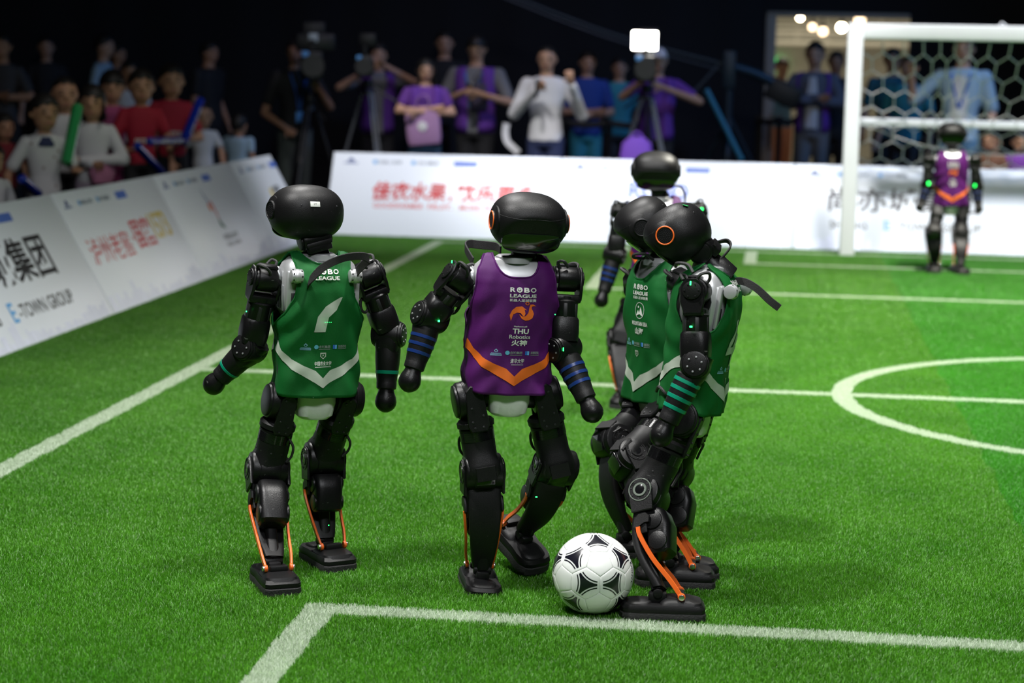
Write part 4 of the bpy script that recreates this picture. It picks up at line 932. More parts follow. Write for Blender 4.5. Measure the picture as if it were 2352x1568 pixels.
RA = dict(label='robot in green jersey with mountain badge, half hidden behind the number 4 robot', foot=(1440, 1262), yaw=-122, seed=9.2, jm=GRNJ, head=(-92, 34, 2), sticker=((.045, -.0680, .0505), mat('sticker_plain', (.6, .62, .6), .5), 42), bands=([.06, .085, .11], TEAL), debug=1, dh=.07,
    j=dict(head=(1478, 516, -.02), neck=(1522, 592, .0), shR=(1466, 645), shL=(1568, 650), elR=(1487, 800, .10), elL=(1580, 820, -.05), haR=(1444, 920, .09), haL=(1550, 960, -.05), hipR=(1487, 932), hipL=(1540, 936), knR=(1407, 1015), knL=(1446, 1058), ankR=(1435, 1222), ankL=(1548, 1268)),
    feet=dict(R=(-100, 0), L=(-95, 0)),
    prints=[(1, [league(.02, -.008), ('badge_print', [ring2d(.02, -.074, .0215, .023, 26), poly([(.002, -.090), (.012, -.073), (.018, -.081), (.025, -.064), (.038, -.090), (.02, -.084)]), disc2d(.014, -.064, .003, 10)], PWHT), ('club_lettering', [tx('MOUNTAIN SEA', .018, -.111, .0115, .078, .025), tx('山海', .018, -.132, .019, .042, .03)], PWHT), chevron(PGRY)] + sponsors(-.167) + shield(.0, -.197, .0085)), (-1, [league(0, .02, False), chevron(PGRY)])],
    cables=[[(1500, 596, -.06), (1480, 583, -.1), (1458, 584, -.1), (1456, 591, -.08), (1478, 594, -.03)]])
RC = dict(label='robot in purple jersey standing near the halfway line behind the duel', foot=(1440, 920), yaw=180, seed=11.0, jm=PURJ, head=(183, 20, 0), bands=([.066, .092, .118], BLUET), dh=.05, debug=1,
    j=dict(head=(1506, 391, -.03), neck=(1514, 442, .0), shR=(1427, 486), shL=(1600, 486), elR=(1412, 585, .0), elL=(1620, 590, .0), haR=(1381, 690, -.04), haL=(1632, 690, -.04), hipR=(1463, 658), hipL=(1562, 658), knR=(1425, 778), knL=(1555, 778), ankR=(1432, 895), ankL=(1556, 890)),
    feet=dict(R=(190, 0), L=(175, 0)),
    prints=[(1, [league(.0, -.022), ('club_lettering', [tx('THU', .0, -.145, .0145, .036, .035), tx('Robotics', 0, -.1625, .0115, .056, .015), tx('火神', 0, -.180, .0185, .042, .03)], PWHT), chevron(PORG)] + fire_bird(0, -.090, .056))],
    cables=[[(1548, 425, .0), (1566, 432, .05), (1574, 455, .06), (1570, 470, .04)]],
    leds=[(1612, 480, -.05, .01, .01)])
RG = dict(label='goalkeeper robot in purple jersey standing in front of the goal', foot=(2177, 625), yaw=182, seed=13.0, jm=PURJ, head=(182, 14, 0), bands=([.066, .118], BLUET), debug=1, dh=.02,
    j=dict(head=(2186, 307, 0), neck=(2186, 340, .0), shR=(2133, 367), shL=(2238, 367), elR=(2131, 425, .02), elL=(2243, 427, .02), haR=(2112, 476, -.02), haL=(2248, 480, -.02), hipR=(2155, 478), hipL=(2210, 478), knR=(2144, 535), knL=(2206, 537), ankR=(2146, 603), ankL=(2207, 606)),
    feet=dict(R=(190, 0), L=(176, 0)),
    prints=[(1, [league(.0, -.022), ('club_lettering', [tx('THU', .0, -.145, .0145, .036, .035), tx('Robotics', 0, -.1625, .0115, .056, .015), tx('火神', 0, -.180, .0185, .042, .03)], PWHT), chevron(PORG)] + fire_bird(0, -.090, .056))],
    leds=[(2133, 421, -.07, .012, .02), (2239, 426, -.07, .01, .016), (2213, 574, -.12, .012, .02)])
for cfg in (R1, R2, RB, RA, RC, RG): robot(cfg)
# ------------------------------------------------------------------ people
SK = [mat('skin_light', (.52, .30, .20), .55, var=.06), mat('skin_tan', (.42, .22, .13), .55, var=.06), mat('skin_warm', (.47, .25, .15), .55, var=.06)]
HAIR = mat('hair_black', (.012, .010, .009), .5, var=.3, bump=.6, bscale=120); EYE = mat('eye_dark', (.01, .008, .008), .25); LIP = mat('lip', (.33, .10, .09), .5)
def cloth(name, col): return mat('cloth_' + name, col, .8, var=.12, scale=5, bump=.25, bscale=160)
TORSO = [(.46, .080, .058), (.52, .086, .062), (.60, .076, .054), (.69, .092, .060), (.77, .106, .058), (.81, .095, .050), (.835, .055, .038)]
def caps(g, a, b, r0, r1):
    a = Vector(a); b = Vector(b); g.tube([a, b], lambda t: r0 + (r1 - r0) * t, I4, 12, 1); g.sph(r0, Matrix.Translation(a), 12, 8); g.sph(r1, Matrix.Translation(b), 12, 8)
def rem(o, v, it=2):
    m = o.modifiers.new('join', 'REMESH'); m.mode = 'VOXEL'; m.voxel_size = v; m.use_smooth_shade = True
    s = o.modifiers.new('relax', 'SMOOTH'); s.factor = .5; s.iterations = it
def hand(g, w, d, H, curl, side, up=Vector((0, 0, 1))):
    d = d.normalized(); x = d.cross(Vector((0, 1, 0)) if abs(d.y) < .8 else Vector((0, 0, 1))).normalized() * side; n = x.cross(d).normalized()
    pm = w + d * .026 * H
    g.sph(1, Matrix.Translation(pm) @ Matrix(((x.x * .023 * H, d.x * .032 * H, n.x * .012 * H, 0), (x.y * .023 * H, d.y * .032 * H, n.y * .012 * H, 0), (x.z * .023 * H, d.z * .032 * H, n.z * .012 * H, 0), (0, 0, 0, 1))), 12, 8)
    for k, ln in enumerate((.040, .046, .043, .033)):
        b = pm + x * (.0165 - .011 * k) * H * 1.15 + d * .022 * H; sp = x * (1.5 - k) * .10
        k1 = b + (d + sp + n * curl * .5).normalized() * ln * .5 * H; k2 = k1 + (d * (1 - curl) + sp + n * curl * 1.2).normalized() * ln * .5 * H
        caps(g, b, k1, .0060 * H, .0056 * H); caps(g, k1, k2, .0056 * H, .0046 * H)
    b = pm + x * .018 * H - d * .008 * H; k1 = b + (x * .9 + d * .6).normalized() * .022 * H; k2 = k1 + (x * .35 + d + n * curl * .6).normalized() * .02 * H
    caps(g, b, k1, .0075 * H, .0062 * H); caps(g, k1, k2, .0062 * H, .005 * H)
def person(p, H, off, label, top, bottom, skin=0, hair='short', eR=(.15, -.01, .63), hR=(.165, .05, .49), eL=(-.15, -.01, .63), hL=(-.165, .05, .49), hs=.135, sleeve=.55, vest=None, look=0, nod=0, curl=.5, group=None, build=1.0, shoes=None, cat='person', hem=.47, openvest=.22):
    p = Vector((p[0], p[1], 0)); c = CAM - p; yaw = math.atan2(-c.x, c.y) + math.radians(off)
    t = empty('person', p, yaw); tag(t, label, cat, group); W = lambda q: Vector((q[0] * H, q[1] * H, q[2] * H))
    hz = 1 - hs * .5; HM = T(0, .012 * H, hz * H) @ RZ(-look) @ RX(-nod); hh = hs * H; bk = build
    dz = (.835 - (1 - hs * 1.13)) * 1.0; drop = max(0, hs - .135) * .75
    def sz(z): return z - drop * max(0, min(1, (z - .5) / .33))
    g = G(); g.loft([(sz(z) * H, 0, 0, hx * H * bk, hy * H * bk, 2.3) for z, hx, hy in TORSO], I4, 24)
    caps(g, W((0, 0, sz(.80))), W((0, .008, hz - hs * .25)), .036 * H * bk, .034 * H)
    # head: skull, jaw, nose, ears
    g.sph(1, HM @ T(0, -.02 * hh, .06 * hh) @ S(.385 * hh, .44 * hh, .44 * hh), 20, 14); g.sph(1, HM @ T(0, .06 * hh, -.2 * hh) @ S(.31 * hh, .33 * hh, .32 * hh), 18, 12)
    g.sph(1, HM @ T(0, .41 * hh, -.08 * hh) @ S(.065 * hh, .075 * hh, .085 * hh), 10, 8)
    for s in (-1, 1): g.sph(1, HM @ T(s * .385 * hh, -.03 * hh, -.04 * hh) @ S(.05 * hh, .085 * hh, .13 * hh), 10, 8)
    shz = sz(.79)
    sh = {1: W((.108 * bk, 0, shz)), -1: W((-.108 * bk, 0, shz))}; el = {1: W((eR[0], eR[1], eR[2])), -1: W((eL[0], eL[1], eL[2]))}; ha = {1: W(hR), -1: W(hL)}
    for s in (1, -1):
        caps(g, sh[s], el[s], .031 * H * bk, .024 * H); caps(g, el[s], ha[s], .0245 * H, .0165 * H); hand(g, ha[s], ha[s] - el[s], H, curl, s)
        caps(g, W((.05 * s, 0, .48)), W((.055 * s, .01, .275)), .050 * H * bk, .036 * H); caps(g, W((.055 * s, .01, .275)), W((.057 * s, -.008, .04)), .035 * H, .022 * H); caps(g, W((.057 * s, -.01, .022)), W((.063 * s, .085, .016)), .022 * H, .016 * H)
    b = obj('body', g, SK[skin], t); rem(b, .0072 * H)
    # clothes
    g = G(); g.loft([(sz(z) * H, 0, 0, hx * H * bk + .012, hy * H * bk + .014, 2.4) for z, hx, hy in [(hem, .090, .066)] + [q for q in TORSO if q[0] > hem + .02]], I4, 24)
    for s in (1, -1):
        e = sh[s] + (el[s] - sh[s]) * min(1, sleeve * 1.25); caps(g, sh[s], e, .040 * H * bk, .037 * H)
        if sleeve > .8: caps(g, el[s], el[s] + (ha[s] - el[s]) * .93, .034 * H, .026 * H)
    so = obj('shirt', g, top, t); rem(so, .0095 * H, 3)
    g = G(); g.loft([(z * H, 0, 0, hx * H * bk + .008, hy * H * bk + .01, 2.4) for z, hx, hy in ((.44, .078, .06), (.47, .088, .066), (.52, .088, .064), (.545, .080, .058))], I4, 24)
    for s in (1, -1): caps(g, W((.05 * s, 0, .47)), W((.056 * s, .01, .275)), .058 * H * bk, .045 * H); caps(g, W((.056 * s, .01, .275)), W((.058 * s, -.008, .07)), .044 * H, .034 * H)
    o = obj('trousers', g, bottom, t); rem(o, .011 * H, 2)
    for s in (1, -1):
        g = G(); g.loft([(0, .06 * s * H, .03 * H, .026 * H, .075 * H, 3), (.02 * H, .06 * s * H, .03 * H, .027 * H, .076 * H, 3), (.035 * H, .06 * s * H, .02 * H, .025 * H, .06 * H, 2.6), (.055 * H, .06 * s * H, -.01 * H, .023 * H, .03 * H, 2.4)], I4, 18); obj('shoe', g, shoes or BLK2, t)
    if vest:
        for s in (1, -1):
            g = G(); rows = []
            for z in (.475, .52, .58, .64, .70, .745, .78, .805, .825):
                hx = lerp([(a, b_) for a, b_, c_ in TORSO], z) * H * bk + .026; hy = lerp([(a, c_) for a, b_, c_ in TORSO], z) * H * bk + .03; r = []
                a0, a1 = (openvest, PI) if z < .72 else (openvest + .1, PI)
                for k in range(19):
                    u = k / 18; a = a0 + (a1 - a0) * u
                    if z >= .72: # armhole: pull the side in over the shoulder
                        q = math.sin(a); x = min(hx * abs(q) ** .8, (.085 + .0 * z) * H * bk + .02)
                    else: x = hx * abs(math.sin(a)) ** .85
                    r.append((s * x, hy * spow(math.cos(a), .85), sz(z) * H + (.012 if z > .8 else 0)))
                rows.append(r if s > 0 else r[::-1])
            g.grid(rows); o = obj('vest_panel', g.mesh('vest_panel', 60), vest, t); m_ = o.modifiers.new('cloth', 'SOLIDIFY'); m_.thickness = .008; m_.offset = 0
    # hair
    if hair != 'none':
        g = G(); lim = {'short': (.37, .53, .72), 'bangs': (.47, .54, .74), 'long': (.36, .58, .76), 'buzz': (.30, .42, .62), 'cap': (.42, .46, .5), 'bob': (.40, .58, .74), 'bun': (.30, .46, .66)}[hair]; rows = []; n = 28
        kx = 1.09 if hair != 'buzz' else 1.035
        for i in range(9):
            r = []
            for j in range(n):
                a = 2 * PI * j / n; ca = math.cos(a); q = lim[0] + (lim[1] - lim[0]) * (1 - max(0, ca)) if ca > 0 else lim[1] + (lim[2] - lim[1]) * (-ca)
                q += .025 * math.sin(a * 9) + .05 * max(0, 1 - abs(abs(math.sin(a)) - 1) * 9) * (1 if ca > -.2 else 0); th = PI * q * (i + .35) / 8.35; wob = (1 + .02 * math.sin(a * 5 + i)) * (1 - (kx - 1) * .75 * (i / 8) ** 3)
                r.append(HM @ Vector((.385 * hh * kx * math.sin(th) * math.sin(a) * wob, -.02 * hh + .44 * hh * kx * math.sin(th) * math.cos(a), .06 * hh + .45 * hh * kx * math.cos(th))))
            rows.append(r)
        if hair in ('long', 'bob'):
            base = rows[-1]; dl = 1.25 * hh if hair == 'long' else .35 * hh
            for q in (.3, .65, 1):
                r = []
                for j in range(n):
                    ca = math.cos(2 * PI * j / n); k = max(0, min(1, (.55 - ca) / .5)); v = base[j]; r.append(Vector((v.x * (1 + .22 * q * k), v.y + hh * q * k * (.06 + .75 * max(0, abs(math.sin(2 * PI * j / n)) - .45) * (1 if ca > -.35 else 0)), v.z - dl * q * k)))
                rows.append(r)
        g.grid([list(reversed(r)) for r in rows], I4, True, True); o = obj('hair' if hair != 'cap' else 'cap', g.mesh('hair', 70), HAIR if hair != 'cap' else mat('cap_white', (.6, .6, .62), .7), t)
        m_ = o.modifiers.new('thick', 'SOLIDIFY'); m_.thickness = .005; m_.offset = 0
        if hair == 'cap':
            g = G(); g.loft([(.0, 0, 0, .26 * hh, .2 * hh, 2), (.012, 0, 0, .26 * hh, .2 * hh, 2)], HM @ T(0, .52 * hh, .16 * hh) @ RX(-12), 20); obj('brim', g, MATS['cap_white'], t)
        if hair == 'bun': g = G(); g.sph(.2 * hh, HM @ T(0, -.35 * hh, .42 * hh), 12, 8); obj('hair_bun', g, HAIR, t)
    for s in (1, -1):
        g = G(); g.sph(1, HM @ T(s * .155 * hh, .375 * hh, .015 * hh) @ S(.06 * hh, .03 * hh, .03 * hh), 10, 6); obj('eye', g, EYE, t)
        g = G(); g.box(.14 * hh, .03 * hh, .028 * hh, HM @ T(s * .155 * hh, .392 * hh, .105 * hh) @ RY(-s * 6), .004); obj('eyebrow', g, HAIR, t)
    g = G(); g.sph(1, HM @ T(0, .362 * hh, -.285 * hh) @ S(.11 * hh, .03 * hh, .03 * hh), 12, 6); obj('mouth', g, LIP, t)
    t['H'] = H; t['yaw'] = yaw; return t
def wl(t, q):  # a point of a person, in fractions of height, in the world
    return Matrix.Translation(t.location) @ RZ(math.degrees(t['yaw'])) @ Vector((q[0] * t['H'], q[1] * t['H'], q[2] * t['H']))
def by(px, py, Y): q = on(px, py, 1, Y); return q, q.z
def bx(px, py, X): q = on(px, py, 0, X); return q, q.z
KG = 'children watching behind the left boards'; AG = 'adults standing behind the back boards'
C_BLACK = cloth('black', (.012, .012, .014)); C_DGREY = cloth('dark_grey', (.05, .05, .055)); C_GREY = cloth('grey', (.18, .18, .19)); C_WHITE = cloth('white', (.62, .62, .64)); C_PURP = cloth('purple_vest', (.13, .035, .33)); C_NAVY = cloth('navy', (.02, .03, .09))
C_JEAN = cloth('jeans', (.10, .22, .36)); C_RED = cloth('red', (.36, .01, .03)); C_PINK = cloth('pink', (.42, .07, .2)); C_LBLUE = cloth('light_blue', (.32, .46, .58)); C_BLUE = cloth('blue', (.02, .06, .32)); C_TEAL = cloth('teal', (.04, .30, .38)); C_PLILAC = cloth('lilac', (.42, .34, .42))
# a printed shirt: small grey motifs on white
PS = cloth('printed_white', (.6, .6, .6)); _n = PS.node_tree; _v = _n.nodes.new('ShaderNodeTexVoronoi'); _v.inputs['Scale'].default_value = 15; _r = _n.nodes.new('ShaderNodeMapRange'); _r.inputs['From Min'].default_value = .12; _r.inputs['From Max'].default_value = .2
_t = _n.nodes.new('ShaderNodeTexCoord'); _n.links.new(_t.outputs['Object'], _v.inputs['Vector']); _n.links.new(_v.outputs['Distance'], _r.inputs['Value']); _m = _n.nodes.new('ShaderNodeMix'); _m.data_type = 'RGBA'; _m.inputs[6].default_value = (.3, .24, .22, 1); _m.inputs[7].default_value = (.62, .62, .63, 1)
_n.links.new(_r.outputs[0], _m.inputs[0]); _n.links.new(_m.outputs[2], _n.nodes['Principled BSDF'].inputs['Base Color'])
PEOPLE = {}
def kid(key, px, py, X, off, label, top, bottom, **kw):
    q, H = bx(px, py, X); kw.setdefault('hs', .185); kw.setdefault('build', .86); PEOPLE[key] = person(q, H, off, label, top, bottom, group=KG, **kw)
def adult(key, px, py, Y, off, label, top, bottom, **kw):
    q, H = by(px, py, Y); PEOPLE[key] = person(q, H, off, label, top, bottom, group=kw.pop('group', AG), **kw)
kid('boy', 100, 217, -6.35, 12, 'boy in white printed polo shirt with dark collar, gripping a blue clapper stick', PS, C_DGREY, skin=1, hR=(.2, .10, .50), eR=(.19, -.02, .58), hL=(-.14, .12, .62), eL=(-.17, -.02, .6), look=-10)
kid('boy2', 147, 178, -6.9, 10, 'crop-haired boy in white top with open mouth, behind the polo shirt boy', C_WHITE, C_BLACK, skin=2, hair='buzz')
kid('girl', 212, 196, -6.45, -6, 'girl in white and lilac top with pink bag, arms folded over the board', C_WHITE, C_PLILAC, skin=2, hair='bob', hR=(-.02, .15, .58), eR=(.17, .03, .6), hL=(.06, .16, .6), eL=(-.17, .03, .6), sleeve=.9)
kid('girl2', 256, 162, -6.95, 14, 'girl with heavy dark fringe in pink T-shirt', C_PINK, C_PINK, skin=2, hair='bangs', look=14)
kid('red1', 323, 160, -6.6, 8, 'child in red football shirt lowering a blue clapper stick', C_RED, C_BLACK, skin=1, hR=(.1, .18, .56), eR=(.17, .02, .58))
kid('red2', 393, 148, -6.65, 8, 'taller child in red football shirt crossing two blue clapper sticks', C_RED, C_BLACK, skin=1, hL=(-.02, .2, .58), eL=(-.16, .05, .58), hR=(.16, .14, .55), eR=(.18, .0, .58))
kid('small', 466, 238, -6.75, 6, 'small child in white top peeking out beside the adult in black', C_WHITE, C_DGREY, skin=2, hair='buzz', hs=.2)
kid('bluekid', 548, 262, -6.6, 150, 'small child in pale blue top with its back turned', C_LBLUE, C_LBLUE, skin=2, hs=.2, build=1.15)
kid('edge', -22, 330, -6.2, 30, 'child in white sleeve at the near end of the left boards', C_WHITE, C_DGREY, skin=1)
kid('redback', 8, 262, -7.4, 20, 'child in dark red top behind the polo shirt boy', cloth('dark_red', (.16, .008, .015)), C_BLACK, skin=1)
kid('a_black', 478, 96, -7.6, 60, 'adult in black T-shirt turned away, behind the small child', C_BLACK, C_BLACK, skin=1, hs=.135, build=1.2)
kid('a_lblue', 236, 80, -8.5, 70, 'adult in light blue shirt seen in profile behind the children', C_LBLUE, C_DGREY, skin=0, hs=.135)
kid('a_dark', 268, 102, -9.0, 60, 'dark-dressed adult right behind the one in light blue shirt', C_DGREY, C_BLACK, skin=1, hs=.135)
kid('a_white', 297, 140, -7.7, 10, 'person in white top behind the girl with the dark fringe', C_WHITE, C_BLACK, skin=1, hs=.15)
kid('a_far1', 6, 78, -8.8, -20, 'adult in grey T-shirt with folded arms at the end of the crowd', C_DGREY, C_BLACK, skin=1, hs=.135, hR=(-.03, .12, .66), eR=(.17, .02, .65), hL=(.05, .13, .65), eL=(-.17, .02, .65))
kid('a_far2', 106, 84, -9.6, 0, 'adult in black standing in the dark behind the boys', C_BLACK, C_BLACK, skin=0, hs=.135)
adult('lanyard', 678, 92, 9.6, 18, 'man in black T-shirt with blue lanyard beside the big tripod camera', C_BLACK, cloth('grey_trousers', (.09, .11, .10)), skin=1, look=35, hR=(.1, .14, .50), eR=(.19, .02, .58), hL=(-.08, .2, .72), eL=(-.19, .08, .62))
adult('op', 868, 100, 10.0, 8, 'camera operator in purple vest with both arms raised to the camera', C_GREY, C_BLACK, skin=0, vest=C_PURP, hR=(.06, .2, .86), eR=(.24, .1, .74), hL=(-.0, .18, .88), eL=(-.24, .08, .76), sleeve=.45)
adult('woman', 978, 136, 9.2, 6, 'long-haired woman in purple vest with folded arms and tote bag', cloth('violet', (.14, .04, .3)), C_JEAN, skin=0, hair='long', hR=(-.04, .14, .70), eR=(.17, .02, .68), hL=(.06, .15, .68), eL=(-.17, .02, .67), sleeve=.4, vest=C_PURP)
adult('behind', 1022, 72, 12.1, 0, 'man standing in the dark behind the long-haired woman', C_BLACK, C_BLACK, skin=0)
adult('phone', 1096, 84, 9.7, -12, 'man in purple vest and blue lanyard looking down at a phone', C_GREY, C_BLACK, skin=0, vest=C_PURP, nod=18, hR=(.02, .19, .70), eR=(.20, .02, .63), hL=(-.06, .2, .69), eL=(-.20, .03, .64), build=1.12, sleeve=.6)
adult('mic', 1258, 108, 9.2, -10, 'man in white shirt speaking into a microphone with one hand raised', C_WHITE, C_NAVY, skin=0, hair='buzz', hR=(.02, .17, .77), eR=(.18, .03, .62), hL=(-.17, .16, .80), eL=(-.21, .02, .62), sleeve=.85, build=1.05, curl=.7)
adult('blue', 1350, 118, 11.0, 10, 'person in blue vest and pale teal trousers next to the white shirt man', C_BLUE, C_TEAL, skin=0, hR=(-.03, .13, .63), eR=(.16, .0, .62), hL=(.02, .14, .6), eL=(-.16, 0, .62))
adult('teal', 1424, 132, 11.9, 0, 'person in teal shirt standing behind the lit camera', C_TEAL, C_DGREY, skin=0)
adult('capman', 1512, 112, 10.0, 8, 'camera operator with white cap and purple vest behind the lit camera', C_PURP, C_BLACK, skin=0, hair='cap', vest=C_PURP, hR=(.08, .2, .84), eR=(.21, .06, .72), hL=(-.0, .22, .78), eL=(-.24, .08, .70), sleeve=.5)
adult('suit', 1874, 97, 11.6, -6, 'man in purple vest over grey suit standing with crossed arms by the doorway', cloth('suit', (.10, .11, .15)), C_GREY, skin=0, vest=C_PURP, hR=(-.05, .14, .68), eR=(.17, .03, .655), hL=(.07, .15, .665), eL=(-.17, .03, .65), sleeve=.95, openvest=.62, hs=.145)
adult('dark1', 1922, 118, 12.5, 0, 'dark-haired person close behind the man with crossed arms', C_BLACK, C_BLACK, skin=1)
adult('peach', 1796, 134, 15.5, 20, 'person in peach-coloured trousers inside the doorway', C_JEAN, cloth('peach', (.6, .25, .16)), skin=1)
adult('netman', 2216, 80, 9.4, -8, 'man in open light blue shirt and lanyard standing behind the goal net', C_LBLUE, C_JEAN, skin=0, hR=(.24, .1, .80), eR=(.24, .02, .66), hL=(-.17, .06, .50), sleeve=.75)
adult('netteal', 2052, 112, 11.6, 0, 'person in dark clothes coloured by teal light, in the shade behind the goal net', cloth('dark_teal_lit', (.02, .12, .16)), C_BLACK, skin=1)  # teal light on the dark clothes is put into the cloth colour
adult('netteal2', 2090, 130, 11.0, -20, 'person in teal top next to the shaded one behind the net', C_TEAL, C_DGREY, skin=0)
adult('netchild', 2345, 300, 8.9, 10, 'small child in purple top behind the goal net', cloth('child_purple', (.2, .05, .34)), C_PURP, skin=2, hs=.2)
adult('netchild2', 2276, 296, 8.7, -14, 'small child in brown top behind the goal net', cloth('brown', (.2, .09, .05)), C_BLACK, skin=2, hs=.2)
# collar and white shirt front as extra garments of their wearers
g = G(); pt = PEOPLE['boy']; Hb = pt['H']; g.loft([(.735 * Hb, 0, .006, .075 * Hb, .062 * Hb, 2.2), (.755 * Hb, 0, .006, .068 * Hb, .06 * Hb, 2.2), (.785 * Hb, 0, .004, .052 * Hb, .05 * Hb, 2.2)], I4, 20); obj('collar', g, C_NAVY, pt)
pt = PEOPLE['suit']; Hb = pt['H']; g = G(); g.grid([[(x * Hb, (.078 - abs(x) * .2) * Hb + .012, z * Hb) for x in (-w, -w / 2, 0, w / 2, w)] for z, w in ((.5, .035), (.6, .035), (.7, .032), (.8, .02))]); obj('shirt_front', g, C_WHITE, pt)
pt = PEOPLE['netman']; Hb = pt['H']; g = G(); g.grid([[(x * Hb, (.072 - abs(x) * .2) * Hb + .016, z * Hb) for x in (-w, -w / 2, 0, w / 2, w)] for z, w in ((.48, .045), (.6, .04), (.7, .04), (.8, .025))]); obj('undershirt', g, C_WHITE, pt)
def shirt_text(key, s, z, w):
    pt = PEOPLE[key]; Hb = pt['H']; gg = decal([place2d(text2d(s, .03), 0, 0, .035 * Hb, w * Hb)], lambda u, v: Vector((-u, (.074 - (u / Hb) ** 2 * 4) * Hb + .012, z * Hb + v)), .02); obj('shirt_lettering', gg, PWHT, pt)
shirt_text('red1', 'JETS', .60, .10); shirt_text('red2', 'JETS', .60, .10)
def lanyard(key, m, badge=True, low=.6):
    pt = PEOPLE[key]; Hb = pt['H']; t = empty('lanyard', pt.location, pt['yaw']); 
    a = G(); a.ribbon([(s * x * Hb, (y * Hb) + .03, z * Hb) for s, x, y, z in ((1, .04, .0, .83), (1, .045, .055, .79), (1, .02, .066, .7), (0, 0, .070, low + .02), (-1, .02, .066, .7), (-1, .045, .055, .79), (-1, .04, 0, .83))], (1, 0, .2), .018, .003); obj('ribbon', a, m, t)
    a = G(); a.box(.07, .006, .1, T(0, .075 * Hb + .03, low * Hb - .03), .003); obj('badge', a, PCYA if badge else PWHT, t)
    return t
tag(lanyard('lanyard', PBLU, True, .58), 'blue lanyard with badge on the man in black T-shirt', 'lanyard'); tag(lanyard('phone', PBLU, True, .66), 'blue lanyard on the man looking at a phone', 'lanyard'); tag(lanyard('netman', PBLU, False, .62), 'dark lanyard with card on the man behind the goal net', 'lanyard')
# inflatable clapper sticks
CG = mat('inflatable_green', (.03, .30, .09), .22, var=.05, coat=.5); CBL = mat('inflatable_blue', (.01, .03, .36), .22, var=.05, coat=.5)
def stick(p0, p1, X, r, m, label):
    a_, b_ = on(p0[0], p0[1], 0, X), on(p1[0], p1[1], 0, X + .02); t = empty('clapper_stick', a_); tag(t, label, 'clapper stick', 'inflatable clapper sticks'); d = b_ - a_
    a = G(); a.tube([d * k for k in (0, .04, .12, .5, .85, .94, 1)], lambda q: r * (max(.12, min(1, q / .1, (1 - q) / .13))) , I4, 14, 3); o = obj('tube', a, m, t)
    a = G(); a.tube([d * -.02, d * 0.01], r * .22, I4, 8, 1); obj('valve', a, m, t)
    if m == CBL:
        q = d.to_track_quat('X', 'Z').to_matrix().to_4x4(); gg = decal([place2d(text2d('ROBO LEAGUE', .03), d.length * .5, 0, r * .9, d.length * .55)], lambda u, v: q @ Vector((u, -math.sqrt(max(0, (r * 1.03) ** 2 - v * v)), v)), .05); obj('lettering', gg, PWHT, t)
stick((152, 378), (180, 237), -6.2, .036, CG, 'green inflatable clapper stick held upright between two boys')
stick((420, 330), (462, 226), -6.35, .037, CBL, 'blue clapper stick held up by the taller child in red')
stick((342, 325), (430, 322), -6.3, .031, CBL, 'blue clapper stick held level by the taller child in red')
stick((372, 398), (312, 332), -6.15, .031, CBL, 'blue clapper stick pointing down from the child in red')
stick((88, 446), (48, 408), -6.05, .028, CBL, 'blue clapper stick dipped behind the board by the polo shirt boy')
# bags
def bag(name, px, py, Y, w, h, m, label, logo=None):
    p = on(px, py, 1, Y); t = empty(name, p); tag(t, label, 'bag'); a = G(); a.loft([(-h / 2, 0, 0, w * .46, .03, 3.5), (-h * .3, 0, 0, w * .5, .045, 3.5), (h * .3, 0, 0, w * .5, .035, 3.5), (h / 2, 0, 0, w * .48, .012, 4)], RZ(6) @ RY(-6), 24); obj('pouch', a, m, t)
    for s in (-1, 1):
        a = G(); a.ribbon([(-w * .22, s * .02, h * .45), (-w * .16, s * .03, h * .8), (w * .1, s * .03, h * .85), (w * .2, s * .02, h * .45)], (0, 1, .1), .02, .004); obj('handle', a, m, t)
    if logo: a = G(); a.cyl(.045, .006, T(0, -.045, 0) @ AY, .001, 20); obj('emblem_print', a, logo, t)
bag('tote_bag', 972, 290, 9.02, .31, .32, cloth('tote_pink', (.34, .19, .36)), 'pink tote bag with pale emblem hung on the woman in purple vest', C_WHITE)
bag('shoulder_bag', 1098, 222, 9.5, .17, .24, cloth('bag_dark', (.04, .03, .06)), 'dark shoulder bag on the man looking at a phone')
bag('waist_bag', 232, 395, -999, .1, .1, C_PINK, 'x') if False else None
p = on(235, 396, 0, -6.36); a = G(); a.loft([(-.07, 0, 0, .09, .03, 3), (0, 0, 0, .12, .05, 3), (.08, 0, 0, .1, .03, 3)], RZ(70), 20); o = obj('belt_bag', a, cloth('bag_pink', (.5, .2, .32))); o.location = p; tag(o, 'pink belt bag worn by the girl in white top', 'bag')
p = on(1462, 352, 1, 8.9); a = G(); a.loft([(-.75, 0, 0, .15, .1, 3), (-.2, 0, 0, .16, .11, 3), (0, 0, 0, .13, .09, 2.6), (.06, 0, 0, .06, .05, 2.2)], I4, 24); a.tube([(-.05, 0, .06), (0, 0, .1), (.05, 0, .06)], .01); o = obj('backpack', a, cloth('bag_violet', (.14, .05, .4))); o.location = p; o.location.z = .76; tag(o, 'violet backpack standing behind the boards below the lit camera', 'bag')
